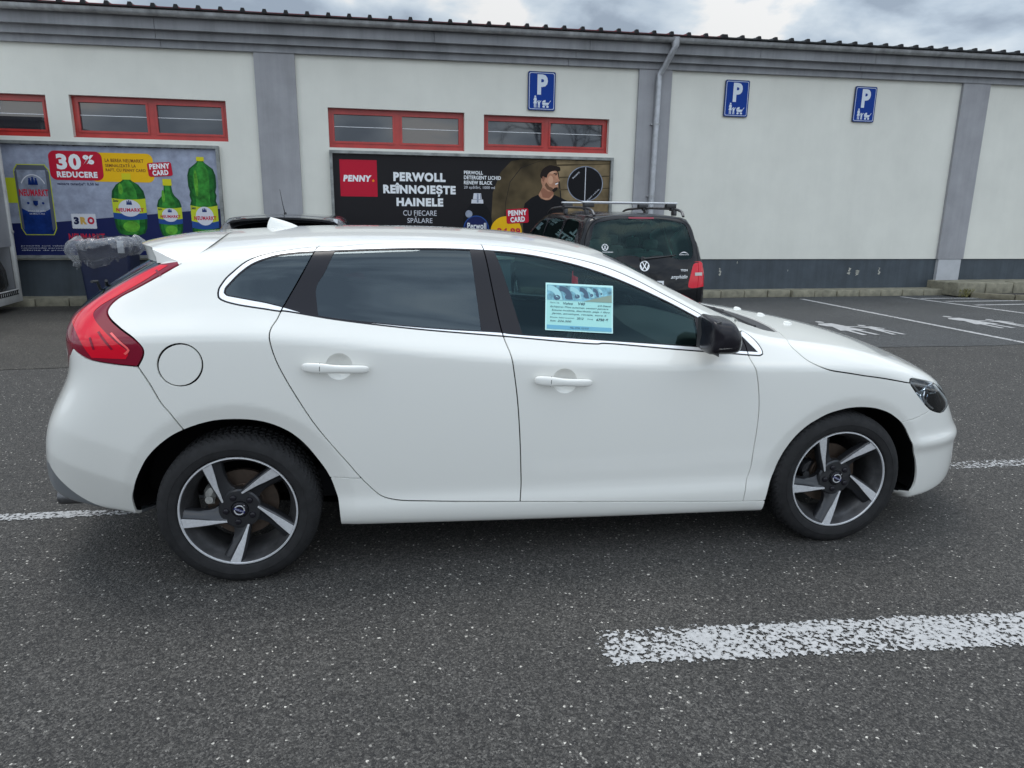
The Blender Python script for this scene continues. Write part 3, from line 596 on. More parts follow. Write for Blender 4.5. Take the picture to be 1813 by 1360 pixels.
for sd_, nm in (('near', 'near'), ('far', 'far')):
    sg = -1 if sd_ == 'near' else 1
    fd = mk('front_door', 'front_door', 'paint', side=sd_); rd = mk('rear_door', 'rear_door', 'paint', side=sd_)
    mk('door_window', 'glass_f', 'glass_front', fd, side=sd_, off=-.004, flange=.004); mk('door_window', 'glass_r', 'glass_dark', rd, side=sd_, off=-.004, flange=.004)
    tag(bpy.data.objects[rd.children[0].name], 'dark tinted rear door window')
    mk('front_wing', 'fender', 'paint', side=sd_)
    mk('quarter_window', 'quarter', 'glass_dark', side=sd_, off=-.003, flange=.004)
    mk('chrome_strip', 'chrome', 'chrome', side=sd_, off=.001, flange=.006)
    mk('window_surround', R['trim'] | R['trim2'] | R['gasket'], 'trim', side=sd_, off=-.0015, flange=.02)
    tl = mk('tail_light', 'maroon', 'red_dark', side=sd_, off=.001, flange=.03)
    mk('light_lens', 'bright', 'red_lens', tl, side=sd_, off=.0025, flange=.004); mk('reversing_light', 'reverse', 'clear_lens', tl, side=sd_, off=.002, flange=.004)
    for gi, gk in enumerate(('groove_a', 'groove_b', 'groove_c', 'groove_d')):
        gc = catmull(CV[gk]); a_, b_ = offset_line(gc, .0028), offset_line(gc, -.0028); rows = [[(p[0], sg*p[1], p[2]) for p in sh.surf(q_, .0035)[0]] for q_ in (a_, b_)]
        mb = MB(); mb.grid(rows); mb.build('lens_groove', M['red_dark'] if gi != 2 else M['red_glow'], tl, 60, fix=False)
    # headlamp: clear cover, housing behind it, two reflectors
    hl = mk('headlight', 'lamp', 'lamp_glass', side=sd_, off=.001, flange=.004)
    mk('lamp_housing', 'lamp', 'lamp_dark', hl, side=sd_, off=-.075, flange=0)
    V, N, Fc = sh.piece(R['lamp'], 0, .05, sd_)
    cl = (lamp.mean(0)*.45+lamp_l.mean(0)*.55)
    for duv, r in ((np.array([.012, -.012]), .040), (np.array([.085, .03]), .034)):
        Pc, Nc = sh.surf((cl+duv)[None], -.012); pc = Vector((Pc[0][0], sg*Pc[0][1], Pc[0][2])); nc = Vector((Nc[0][0]+.5, sg*Nc[0][1], Nc[0][2])).normalized()
        mb = MB(); Tm = Matrix.Translation(pc) @ nc.to_track_quat('Z', 'Y').to_matrix().to_4x4()
        mb.lathe([(0, -.020), (.012, -.018), (.016, -.034), (.6*r, -.028), (.9*r, -.012), (r, 0), (r*1.08, -.002), (r*1.08, -.04)], Tm, 28, axis='z'); mb.build('reflector', M['lamp_chrome'], hl, 40)
    gd = lamp+np.array([.010, -.020]); gd2 = lamp_l[:int(len(lamp_l)*.75)]+np.array([.020, .004])
    for g_, nm_ in ((gd[::3], 'light_guide'), (gd2[::3], 'light_guide')):
        Pg = sh.surf(g_, -.014)[0]; mb = MB(); mb.tube([(p[0], sg*p[1], p[2]) for p in Pg], .0045, 8); mb.build(nm_, M['clear_lens'], hl, 60)
    # white strip of the lamp seen from the side
    if R['fuel'].any() and sd_ == 'near': mk('fuel_flap', 'fuel', 'paint', side=sd_, off=-.0005)
    elif sd_ == 'far': mk('fuel_flap_blank', 'fuel', 'paint', body, side=sd_)
    # handle recesses and handles
    for dr, cu, hh in ((rd, sc_r, 'handle_r'), (fd, sc_f, 'handle_f')):
        cen = cu.mean(0); rows = []; ring = []
        for k, sc in enumerate((1.0, .96, .86, .7, .5, .28, .05)):
            uvk = cen+(cu-cen)*sc; dep = -.024*(1-sc**2.2) if sc < 1 else 0.; P_, N_ = sh.surf(uvk, dep); rows.append([(p[0], sg*p[1], p[2]) for p in P_])
        mb = MB(); mb.grid(rows, closed=True)
        nseg = len(rows[0]); mb.add(rows[-1], [list(range(nseg))])
        mb.build('handle_recess', M['paint'], dr, 50)
        a, b = CV[hh]; pa, na = sh.surf(np.array([a, b])); A_, B_ = pa[0], pa[1]; L = np.linalg.norm(B_-A_); ax = (B_-A_)/L; nn = (na[0]+na[1])/2; up = np.cross(nn, ax); up /= np.linalg.norm(up)
        if up[2] < 0: up = -up
        rows = []
        for t in np.linspace(0, 1, 25):
            e = max(0, 1-abs(2*t-1)**6)**.5; prof = .55+.45*e
            hh_ = (.0205 if t < .27 else .0205-.0065*math.sin(min(1, (t-.27)/.45)*math.pi/2)+.003*max(0, math.sin((t-.5)*math.pi)))*(.45+.55*e); outw = .012+.022*math.sin(math.pi*min(1, max(0, t*.92+.04)))**.5; th_ = .010*(.4+.6*e)
            cc = A_+ax*(t*L)+nn*outw; rows.append([tuple(np.array([1, sg, 1])*(cc+up*hh_*math.copysign(abs(math.sin(a))**.8, math.sin(a))+nn*th_*math.copysign(abs(math.cos(a))**.8, math.cos(a)))) for a in np.linspace(0, 2*math.pi, 17)[:-1]])
        mb = MB(); mb.grid(rows, closed=True); mb.add(rows[0], [list(range(16))]); mb.add(rows[-1], [list(range(16))])
        # dark joint of the key cap
        hnd = mb.build('door_handle', M['paint'], dr, 60)
        rj = [tuple(np.array([1, sg, 1])*(A_+ax*(.265*L)+nn*(.012+.0215*math.sin(math.pi*.28)**.5)+up*.0212*math.sin(a)+nn*.0112*math.cos(a))) for a in np.linspace(0, 2*math.pi, 17)[:-1]]
        r2 = [tuple(np.array(p)+np.array([1, sg, 1])*ax*.0022) for p in rj]
        mb = MB(); mb.grid([rj, r2], closed=True); mb.build('handle_joint', M['dark'], hnd)
# dark skin just under the paint, so that the shut lines read as gaps
m = ~(R['arch'] | R['glass_r'] | R['glass_f'] | R['quarter'] | R['trim'] | R['trim2'] | R['gasket'] | R['chrome'] | R['screen'] | R['hatch_glass'] | R['under'])
sh.make('inner_shell', m, M['dark'], car, off=-.028, flange=0)
# wheel housings
for cx, cz_, rad in ((.005, .305, .40), (2.69, .285, .365)):
    for sg in (-1, 1):
        rows = []
        Pa = sh.surf(arch_r if cx < 1 else arch_f, -.003)[0]
        for y in (None, .80, .5): rows.append([(p[0]+(0 if y is None else .010*np.sign(p[0]-cx)), sg*(p[1] if y is None else min(y, p[1]-.035)), p[2]+(0 if y is None else .012)) for p in Pa])
        mb = MB(); mb.grid(rows); mb.add(rows[-1], [list(range(len(Pa)))]); mb.build('wheel_housing', M['dark'], car, 30)
# rear spoiler: roof edge carried back to a thin tip
J = [(-.075, 0, 1.392), (-.075, .25, 1.388), (-.072, .47, 1.369), (-.085, .60, 1.345), (-.105, .66, 1.325), (-.131, .689, 1.3085), (-.174, .708, 1.289)]
Tt = [(-.445, 0, 1.352), (-.430, .25, 1.351), (-.380, .46, 1.349), (-.325, .57, 1.347), (-.298, .62, 1.345), (-.287, .648, 1.342), (-.281, .668, 1.336)]
Db = [(-.42, 0, 1.29), (-.41, .25, 1.29), (-.365, .46, 1.29), (-.315, .57, 1.289), (-.287, .62, 1.288), (-.272, .655, 1.288), (-.264, .688, 1.288)]
def interp_rows(P, n):
    P = np.array(P); d = np.r_[0, np.cumsum(np.linalg.norm(np.diff(P, axis=0), axis=1))]; t = np.linspace(0, d[-1], n); return np.stack([nspline(d, P[:, k])(t) for k in range(3)], 1)
J_, T_, D_ = interp_rows(J, 26), interp_rows(Tt, 26), interp_rows(Db, 26)
for sg in (1,):
    rows = []
    full = []
    for i in range(25, -1, -1): full.append((J_[i]*[1, -1, 1], T_[i]*[1, -1, 1], D_[i]*[1, -1, 1]))
    for i in range(1, 26): full.append((J_[i], T_[i], D_[i]))
    for a, t, d in full:
        wv = abs(a[1])/.708; bul = .012*(1-wv**4); rr = [a+np.array([0, 0, .002])]
        for s_ in (.2, .4, .6, .8, .94): rr.append(a+(t-a)*s_+np.array([0, 0, bul*4*s_*(1-s_)+.0025]))
        rr += [t, t+np.array([.004, 0, -.010]), t+(d-t)*.5+np.array([.004, 0, -.003]), d, d+np.array([.05, 0, 0])]
        rows.append([tuple(p) for p in rr])
    mb = MB(); mb.grid(rows)
    n = len(rows[0]); mb.add(rows[0], [list(range(n))]); mb.add(rows[-1], [list(range(n))])
    mb.build('roof_spoiler', M['paint'], car, 38)
# roof antenna
rows = []
for k, z in enumerate(np.linspace(0, 1, 9)):
    xa, xb = -.005+.02*z**2+.0, .155-.14*z**1.7; w = .030*(1-z)**.6+.002; h_ = 1.398+.058*z
    rows.append([((xa+xb)/2+(xb-xa)/2*math.cos(a)+.05, w*math.sin(a)*(1-.45*max(0, math.cos(a))), h_) for a in np.linspace(0, 2*math.pi, 21)[:-1]])
mb = MB(); mb.grid(rows, closed=True); mb.add(rows[-1], [list(range(20))]); mb.build('roof_antenna', M['paint'], car, 60)
# door mirrors
for sg, fdr in ((-1, 0), (1, 1)):
    prof = [(.0, 0), (.07, .004), (.155, .018), (.205, .075), (.215, .125), (.200, .158), (.150, .170), (.06, .171), (.0, .166), (-.004, .09)]
    prof = catmull(np.array(prof)*[.68, .86], .012, True); cc = prof.mean(0); MIRX = MIR[0]+.022; rows = []
    for y, s_ in ((.862, .55), (.868, .84), (.885, .97), (.93, 1.0), (.98, 1.0), (1.02, .96), (1.05, .88), (1.07, .75), (1.082, .55), (1.088, .3)):
        sh_x = -.16*(y-.87); q = cc+(prof-cc)*s_; rows.append([(MIRX+p[0]+sh_x, sg*y, MIR[1]+.147-p[1]) for p in q])
    mb = MB(); mb.grid(rows, closed=True); n = len(rows[0]); mb.add(rows[-1], [list(range(n))]); mb.add(rows[0], [list(range(n))])
    mir = mb.build('door_mirror', M['trim'], car, 50)
    rows = []
    for y in (.93, .98, 1.02, 1.05, 1.07):
        s_ = float(np.interp(y, [.93, .98, 1.02, 1.05, 1.07, 1.082], [1, 1, .96, .88, .75, .55])); sh_x = -.16*(y-.87); row = []
        for t in np.linspace(0, 1, 12):
            q = np.array([.055+.155*t, .128+.004*math.sin(t*3)+.0*t]); row.append(q)
        rows.append((y, s_, sh_x, row))
    # indicator strip: a thin band on the outer face
    mb = MB(); g = []
    for tt in np.linspace(0, 1, 14):
        x_ = .030+.108*tt; h1 = .100+.008*(1-tt); h2 = .114
        yy = 1.089-.02*tt**3-.055*max(0, tt-.7)
        g.append([(MIRX+cc[0]+(x_-cc[0])*.98-.035, sg*(yy-.012), MIR[1]+.147-h1), (MIRX+cc[0]+(x_-cc[0])*.98-.035, sg*(yy-.002), MIR[1]+.147-(h1+h2)/2), (MIRX+cc[0]+(x_-cc[0])*.98-.035, sg*(yy-.008), MIR[1]+.147-h2)])
    mb.grid(g); mb.build('indicator_lens', M['clear_lens'], mir, 40)
    mb = MB(); mb.prism([(MIRX-.012, MIR[1]+.012), (MIRX+.006, MIR[1]-.0), (MIRX+.006, MIR[1]+.142), (MIRX-.012, MIR[1]+.136)], sg*.885, sg*1.065); mb.build('mirror_bezel', M['plastic'], mir)
    mb = MB(); mb.tube([(MIRX+.13, sg*.80, MIR[1]+.03), (MIRX+.11, sg*.90, MIR[1]+.02)], [.03, .026], 12); mb.build('mirror_arm', M['trim'], mir, 40)
# exhaust tip, wiper, washer jets, rear fog strip
mb = MB(); mb.lathe([(.028, -.815), (.034, -.812), (.036, -.80), (.036, -.60), (.031, -.60), (.029, -.80)], Matrix.Translation((0, -.50, .272)) @ Matrix.Rotation(-math.pi/2, 4, 'Z') @ Matrix.Rotation(0, 4, 'X'), 24); ex = mb.build('exhaust_tip', M['barrel'], car, 40)
mb = MB(); mb.tube([(-.66, -.05, 1.07), (-.60, -.28, 1.135), (-.53, -.48, 1.20)], [.010, .008, .006], 8); mb.tube([(-.685, -.10, 1.085), (-.595, -.40, 1.19), (-.57, -.52, 1.20)], .006, 6); mb.build('rear_wiper', M['plastic'], hatch, 40)
for y in (-.28, .0, .28):
    mb = MB(); P_, N_ = sh.surf(np.array([sh.top(2.66, abs(y))]), 0.); rows = []
    for k, (s_, h_) in enumerate(((1, -.003), (.95, .003), (.75, .008), (.4, .011), (.05, .012))): rows.append([(P_[0][0]-.0+.026*s_*math.cos(a), y+.014*s_*math.sin(a), P_[0][2]+h_-.25*.026*s_*math.cos(a)) for a in np.linspace(0, 2*math.pi, 13)[:-1]])
    mb.grid(rows, closed=True); mb.add(rows[-1], [list(range(12))]); mb.build('washer_jet', M['paint'], hood, 50)
mb = MB()
for y0_, y1_, x0_, x1_ in ((-.55, .10, 2.33, 2.43), (-.02, .55, 2.42, 2.38)):
    a = sh.surf(np.array([sh.top(x0_, abs(y0_))]), -.002)[0][0]; b = sh.surf(np.array([sh.top(x1_-.01, abs(y1_))]), -.002)[0][0]
    mb.tube([(a[0], y0_, a[2]), ((a[0]+b[0])/2-.01, (y0_+y1_)/2, (a[2]+b[2])/2+.004), (b[0], y1_, b[2])], .008, 6)
mb.build('windscreen_wiper', M['plastic'], car, 40)
# ---- wheels
def make_wheel():
    w = MB()
    # rim: barrel + lip, local axle along y, outboard = -y, lip plane y=0
    R0 = .2315
    w.lathe([(R0, .004), (R0-.001, -.001), (R0-.006, -.0015), (R0-.0085, .003)], None, 96, 0)
    w.lathe([(R0-.0085, .003), (.219, .012), (.213, .030), (.206, .045), (.196, .062), (.190, .09), (.192, .175)], None, 96, 1)
    rim = w.build('wheel', [M['alloy'], M['barrel']], None, 35)
    # tyre
    prof = [(.2325, .010), (.2345, .001), (.240, -.006), (.252, -.0105), (.266, -.012), (.2665, -.0135), (.268, -.0135), (.2685, -.012), (.282, -.0095), (.294, -.004), (.304, .004), (.3105, .012), (.3145, .020), (.3170, .030), (.3178, .040), (.3180, .0495), (.3105, .0505), (.3105, .0575), (.3185, .0585), (.3187, .085), (.3110, .086), (.3110, .094), (.3187, .095), (.3187, .125), (.3110, .126), (.3110, .134), (.3187, .135), (.3170, .175), (.306, .195), (.27, .212), (.236, .205)]
    n = 288; V = []; Fc = []; p = len(prof)
    for k in range(n):
        a = 2*math.pi*k/n
        for i, (r, y) in enumerate(prof):
            ph = (k+int(y*300) % 4) % 4
            if .003 < y < .19 and r > .300 and ph == 0: r -= .0075 if r > .312 else .0045
            x_, z_ = r*math.cos(a), r*math.sin(a)
            V.append((x_, y, max(z_, -.3118)))
    for k in range(n):
        for i in range(p-1): Fc.append((k*p+i, ((k+1) % n)*p+i, ((k+1) % n)*p+i+1, k*p+i+1))
    t = MB(); t.add(V, Fc); t.build('tyre', M['tyre'], rim, 28)
    # spokes
    E1, E2 = 481., 428.
    q = lambda x, y: np.array([(x-748)/E1, (742-y)/E2])*R0
    dep = lambda r, e=0: .004+.026*(1-min(r, R0)/R0)+e
    Lf = [q(470, 407), q(500, 470), q(528, 545), q(560, 615), q(600, 688)]
    PL = [q(490, 400), q(524, 487), q(556, 560), q(585, 620), q(611, 682)]
    PR = [q(566, 363), q(588, 490), q(594, 545), q(606, 600), q(624, 676)]
    Rf = [q(632, 350), q(646, 470), q(660, 525), q(688, 570), q(735, 600)]
    dark = MB(); pol = MB(); groove = MB()
    for k in range(5):
        c_, s_ = math.cos(-2*math.pi*k/5), math.sin(-2*math.pi*k/5)
        def at(p, e): r = math.hypot(*p); return (p[0]*c_-p[1]*s_, dep(r, e), p[0]*s_+p[1]*c_)
        rows = []
        for i in range(5):
            rows.append([at(Lf[i], .040), at(Lf[i], .012), at(PL[i]*.5+Lf[i]*.5, .004), at(PL[i], .0012), at(PR[i], .0012), at(PR[i]*.82+Rf[i]*.18, .012), at(PR[i]*.35+Rf[i]*.65, .017), at(Rf[i], .026), at(Rf[i], .05)])
        dark.grid(rows)
        pr = [[at(PL[i], .002), at(PL[i]*.97+PR[i]*.03, -.0012), at(PL[i]*.5+PR[i]*.5, -.0016), at(PL[i]*.03+PR[i]*.97, -.0012), at(PR[i], .002)] for i in range(5)]
        pol.grid(pr)
    dark.build('wheel_spokes', M['alloy_dark'], rim, 50); pol.build('spoke_face', M['alloy'], rim, 40)
    hb = MB(); hb.lathe([(.086, .060), (.084, .034), (.078, .0275), (.062, .0265), (.036, .0265), (.033, .030), (.031, .024), (0, .0235)], None, 60); hb.build('hub', M['alloy_dark'], rim, 30)
    cp = MB(); cp.lathe([(.0295, .026), (.0295, .019), (.027, .0165), (0, .0155)], None, 36, 0)
    cp.lathe([(.0215, .0152), (.0205, .0135), (.0175, .0135), (.0165, .0152)], None, 36, 1)
    # arrow of the round emblem and its bar
    cp.prism([(.0145, .0135), (.0225, .0215), (.0185, .0225), (.0245, .0245), (.0235, .0185), (.0225, .0225), (.0165, .0115)][:3]+[(.0165, .0115)], .0135, .0155, 1)
    cp.prism([(-.022, -.0045), (.022, -.0045), (.022, .0045), (-.022, .0045)], .0128, .0155, 2, rot_y(math.radians(25)))
    text_into(cp, 'VOLVO', (-.0185, .0185, -.003, .003), .0126, .02, 1, T=rot_y(math.radians(25)))
    cp.build('centre_cap', [M['trim'], M['alloy'], M['emblem_blue']], rim, 40)
    for k in range(5):
        a = math.radians(115-72*k); b = MB(); b.lathe([(.0135, .034), (.0130, .024), (.0115, .0195), (.0085, .0175), (.0, .0172)], Matrix.Translation((.0545*math.cos(a), 0, .0545*math.sin(a))), 16); b.build('wheel_nut', M['trim'], rim, 50)
    ds = MB(); ds.lathe([(.0, .085), (.075, .085), (.078, .10), (.082, .103), (.142, .103), (.142, .125), (.05, .125)], None, 60); ds.build('brake_disc', M['disc'], rim, 30)
    return rim
def copy_tree(o, parent=None, mirror=False):
    c_ = o.copy(); COL.objects.link(c_)
    if parent: c_.parent = parent
    for ch in list(o.children): copy_tree(ch, c_)
    return c_
w0 = make_wheel()
def caliper(par, a0, a1, m):
    mb = MB(); rows = []
    for a in np.linspace(a0, a1, 10):
        e = .8+.2*math.sin(math.pi*(a-a0)/(a1-a0)); rows.append([(r*math.cos(a), y, r*math.sin(a)) for r, y in ((.105/e, .098), (.108, .078), (.125, .068), (.150*e, .070), (.160*e, .085), (.160*e, .12))])
    mb.grid(rows); mb.add(rows[0], [list(range(6))]); mb.add(rows[-1], [list(range(6))])
    am = (a0+a1)/2; mb.lathe([(.0, .060), (.016, .062), (.018, .07)], Matrix.Translation((.128*math.cos(am+.2), 0, .128*math.sin(am+.2))), 14)
    return mb.build('brake_caliper', m, par, 35)
for i, (x, sg) in enumerate(((0, -1), (2.647, -1), (0, 1), (2.647, 1))):
    w_ = w0 if i == 0 else copy_tree(w0)
    w_.parent = car; w_.location = (x, sg*.87, .312); w_.rotation_euler = (0, [0, math.radians(1.5), .5, .9][i], 0 if sg < 0 else math.pi)
    if sg > 0: w_.rotation_euler = (0, 0, math.pi)
for w_, a in ((w0, (2.35, 3.05)),): caliper(w_, *a, M['caliper'])
w1 = [o for o in car.children if o.name.startswith('wheel.') and abs(o.location.x-2.647) < .01 and o.location.y < 0][0]
caliper(w1, 2.5, 3.3, M['alloy_dark'])
# ---- cabin
def cushion(mb, c0, c1, r=.05, T=None, mi=0): mb.box(c0, c1, mi, T, bev=r)
for sg in (-1, 1):
    mb = MB(); cy = sg*.36
    cushion(mb, (1.02, cy-.25, .42), (1.56, cy+.25, .58), .06)
    T = Matrix.Translation((1.10, cy, .52)) @ Matrix.Rotation(math.radians(-20), 4, 'Y')
    cushion(mb, (-.07, -.24, 0), (.07, .24, .58), .06, T); cushion(mb, (-.02, -.26, .05), (.10, -.18, .5), .035, T); cushion(mb, (-.02, .18, .05), (.10, .26, .5), .035, T)
    fs = mb.build('front_seat', M['seat'], car, 50)
    mb = MB(); cushion(mb, (-.05, -.14, .64), (.055, .14, .82), .045, T); mb.tube([T @ Vector((0, -.06, .55)), T @ Vector((0, -.06, .68))], .008, 8); mb.tube([T @ Vector((0, .06, .55)), T @ Vector((0, .06, .68))], .008, 8)
    mb.build('head_restraint', M['seat'], fs, 50)
mb = MB(); cushion(mb, (.20, -.62, .45), (.72, .62, .62), .06); T = Matrix.Translation((.26, 0, .55)) @ Matrix.Rotation(math.radians(-24), 4, 'Y'); cushion(mb, (-.07, -.60, 0), (.07, .60, .55), .06, T); bs = mb.build('rear_bench', M['seat'], car, 50)
for y in (-.36, .36):
    mb = MB(); cushion(mb, (-.045, y-.13, .56), (.045, y+.13, .70), .04, T); mb.build('head_restraint', M['seat'], bs, 50)
mb = MB(); rows = []
for y in np.linspace(-.68, .68, 15):
    dz = .03*math.exp(-((y-.36)/.2)**2); rows.append([(2.34, y, .90), (2.12, y, .925+dz), (1.98, y, .925+dz*1.2), (1.90, y, .89+dz), (1.88, y, .80), (1.95, y, .62), (2.2, y, .5)])
mb.grid(rows); mb.build('dashboard', M['dash'], car, 50)
mb = MB(); T = Matrix.Translation((1.74, .36, .90)) @ Matrix.Rotation(math.radians(-66), 4, 'Y'); rows = []
for a in np.linspace(0, 2*math.pi, 41)[:-1]: rows.append([tuple(T @ Vector(((.18+.014*math.cos(b))*math.cos(a), (.18+.014*math.cos(b))*math.sin(a), .014*math.sin(b)))) for b in np.linspace(0, 2*math.pi, 11)[:-1]])
rows.append(rows[0]); mb.grid(rows, closed=True); mb.box((-.06, -.07, -.02), (.06, .07, .02), 0, T, .015)
for a in (0, 90, 180): mb.box((.05, -.014, -.006), (.175, .014, .006), 0, T @ Matrix.Rotation(math.radians(a+0), 4, 'Z'))
mb.build('steering_wheel', M['plastic'], car, 40)
mb = MB(); mb.box((.2, -.72, .30), (2.2, .72, .42), 0); mb.build('cabin_floor', M['dark'], car)
mb = MB(); mb.box((-.45, -.56, .60), (.12, .56, .92), 0, bev=.03); mb.build('parcel_shelf', M['seat'], car)
mb = MB(); mb.tube([(1.62, .0, 1.205), (1.66, 0, 1.26)], .008); mb.box((1.60, -.11, 1.16), (1.625, .11, 1.225), bev=.01); mb.build('interior_mirror', M['plastic'], car, 40)
# ---- sale sheet taped inside the front passenger window
cs = SHEET
def sheet_pt(a, b, off):  # a across 0..1, b up 0..1
    uvp = (1-a)*(1-b)*cs[3]+a*(1-b)*cs[2]+(1-a)*b*cs[0]+a*b*cs[1]; P_, N_ = sh.surf(uvp[None], off); return (P_[0][0], -P_[0][1], P_[0][2])
SO = .0015
sheet = empty('sale_sheet', (0, YC, 0)); tag(sheet, 'pale turquoise for-sale sheet with handwriting taped in the front side window of the white hatchback', 'sheet')
def sheet_poly(poly, lev, m, name, n=None):
    mb = MB(); P_ = [sheet_pt(a, b, SO+lev*.0006) for a, b in poly]; mb.add(P_, [list(range(len(P_)))]); return mb
def sheet_mesh(name, mb2, lev, m):
    o = MB(); V = np.array([(v[0], v[2]) for v in mb2.v]); uvp = ((1-V[:, :1])*(1-V[:, 1:])*cs[3]+V[:, :1]*(1-V[:, 1:])*cs[2]+(1-V[:, :1])*V[:, 1:]*cs[0]+V[:, :1]*V[:, 1:]*cs[1]); P_, N_ = sh.surf(uvp, SO+lev*.0006)
    o.v = [(p[0], -p[1], p[2]) for p in P_]; o.f = mb2.f; o.m = mb2.m; return o.build(name, m, sheet, fix=False)
def grid_rect(x0, x1, z0, z1, n=8, mi=0, mb=None):
    mb = mb or MB(); rows = [[(a, 0, b) for a in np.linspace(x0, x1, n+1)] for b in np.linspace(z0, z1, n+1)]; mb.grid(rows, mi); return mb
M['sheet'] = mat('turquoise_paper', (.33, .66, .62), .35, coat=.3); M['sheet_edge'] = mat('laminate_edge', (.5, .8, .78), .25, coat=.6)
M['sheet_ink'] = mat('pen_ink', (.015, .03, .06), .6); M['sheet_band'] = mat('blue_band', (.12, .38, .52), .4)
M['ph1'] = mat('photo_blue', (.14, .34, .42), .4, noise=(40, .6)); M['ph2'] = mat('photo_light', (.30, .58, .62), .4); M['ph3'] = mat('photo_dark', (.04, .09, .15), .4); M['ph4'] = mat('photo_ground', (.22, .30, .24), .4)
sheet_mesh('laminate', grid_rect(0, 1, 0, 1), 0, M['sheet_edge']); sheet_mesh('paper', grid_rect(.02, .98, .02, .965), 1, M['sheet'])
sheet_mesh('footer_band', grid_rect(.02, .98, .03, .115), 2, M['sheet_band'])
mb = MB(); grid_rect(.02, .98, .64, .955, 8, 0, mb); mb.prism([(.5, .64), (.98, .64), (.98, .83), (.75, .72)], -.0, -.0, 3) if False else None
sheet_mesh('photo_strip', mb, 2, [M['ph1']])
mb = MB()
for k, (x0, w_, h_) in enumerate(((.03, .22, .27), (.2, .20, .26), (.36, .17, .24), (.5, .14, .2), (.61, .11, .16), (.70, .09, .12), (.78, .07, .10))):
    zt = .945-.004*k; b0 = .645+.02*k
    mb.add([(x0+w_*t, 0, b0+(zt-b0)*max(0, 1-(t*1.0)**2.2)**.5) for t in np.linspace(0, 1, 10)]+[(x0+w_*t*.6, 0, b0+(zt-b0)*.62*max(0, 1-(t*1.0)**2.2)**.5) for t in np.linspace(1, 0, 10)], [list(range(20))], k % 2)
    mb.add([(x0+w_*(.62+.22*math.cos(a)), 0, b0+.05+.055*(1-.1*k)*math.sin(a)) for a in np.linspace(0, 2*math.pi, 13)[:-1]], [list(range(12))], 1)
mb.add([(.56, 0, .64), (.98, 0, .64), (.98, 0, .80), (.86, 0, .76)], [(0, 1, 2, 3)], 2)
sheet_mesh('photo_cars', mb, 3, [M['ph2'], M['ph3'], M['ph4']])
mb = MB()
for s_, bx, bo in (('Marca / tip', (.07, .20, .565, .60), .0), ('Volvo', (.26, .40, .555, .605), .012), ('V40', (.48, .58, .555, .615), .012), ('2.0 Diesel', (.77, .97, .545, .58), .008), ('Echipare: Pilot automat, senzori parcare', (.07, .93, .475, .52), .004), ('Scaune incalzite, distributie, plaja + filtre', (.09, .95, .405, .45), .004), ('Jante, anvelope, revizie, euro 6', (.09, .90, .335, .38), .004), ('Data fabricatiei', (.07, .42, .265, .29), .0), ('2012', (.46, .56, .255, .30), .01), ('Preț', (.62, .70, .255, .285), 0), ('6750 €', (.75, .93, .245, .30), .03), ('km: 226.500', (.07, .38, .185, .225), .006)):
    text_into(mb, s_, bx, 0, bo, shear=.25 if bo else 0)
text_into(mb, 'TEL: 0755 123 527', (.36, .64, .055, .09), 0, .01)
sheet_mesh('handwriting', mb, 3, M['sheet_ink'])
# ------------------------------------------------------------------ ground and painted markings
BY = 0.034689
RB = Matrix.Rotation(BY, 4, 'Z')
def bw(s, n, z=0): return tuple(RB @ Vector((s, n, z)))
M['lane'] = asphalt('coarse_asphalt', .048, 140, .5, (1.05, .995, .935), .16, .85)
M['bay'] = asphalt('smooth_asphalt', .053, 150, .22, (.97, 1.0, 1.04), .22, .75)
M['bay_old'] = asphalt('old_brown_asphalt', .050, 150, .2, (1.08, 1.0, .88), .3, .85)
def sheet_obj(name, pts, z, m, kind='structure'):
    mb = MB(); mb.add([(p[0], p[1], z) for p in pts], [list(range(len(pts)))]); o = mb.build(name, m, None, fix=False); tag(o, kind=kind); return o
sheet_obj('road', [(-160, -160), (160, -160), (160, 160), (-160, 160)], 0, M['lane'])
ej = [(bw(s, n)[0], bw(s, n)[1]) for s, n in [(s, (4.40 if s < 3 else 4.40-.035*(s-3)) + .02*math.sin(s*3.1)+.012*math.sin(s*11)) for s in np.linspace(-.6, 14, 60)]]
sheet_obj('parking_surface', ej+[bw(14, 8.93)[:2], bw(-.6, 9.0)[:2]], .004, M['bay'])
ej = [(bw(s, n)[0], bw(s, n)[1]) for s, n in [(s, 4.42+.03*math.sin(s*2.3)+.015*math.sin(s*9)) for s in np.linspace(-25, -.6, 70)]]
sheet_obj('old_paving', ej+[bw(-.6, 9.0)[:2], bw(-25, 9.0)[:2]], .004, M['bay_old'])
def marking(name, quad, keep, z, label, group=None, edge=.03, ends=True, scale=55.):
    """painted band as a fine grid; 'wear' rises towards its edges so that the outline is ragged"""
    q = [np.array(p[:2]) for p in quad]; L = np.linalg.norm(q[1]-q[0]); Wd = np.linalg.norm(q[3]-q[0]); nu, nv = max(4, int(L/.06)), 10
    V = []; wr = []
    for j in range(nv+1):
        for i in range(nu+1):
            a, b = i/nu, j/nv; p = (1-a)*(1-b)*q[0]+a*(1-b)*q[1]+a*b*q[2]+(1-a)*b*q[3]; V.append((p[0], p[1], z))
            d = min(b, 1-b)*Wd
            if ends: d = min(d, min(a, 1-a)*L)
            wr.append(.20*max(0, 1-d/edge)**1.5)
    Fc = [(j*(nu+1)+i, j*(nu+1)+i+1, (j+1)*(nu+1)+i+1, (j+1)*(nu+1)+i) for j in range(nv) for i in range(nu)]
    o = link_mesh(name, V, Fc, worn_paint('worn_paint', keep, scale=scale), smooth=False); at = o.data.attributes.new('wear', 'FLOAT', 'POINT'); at.data.foreach_set('value', wr)
    tag(o, label, 'road marking', group); return o
G1 = 'worn dashes painted on the driving lane'
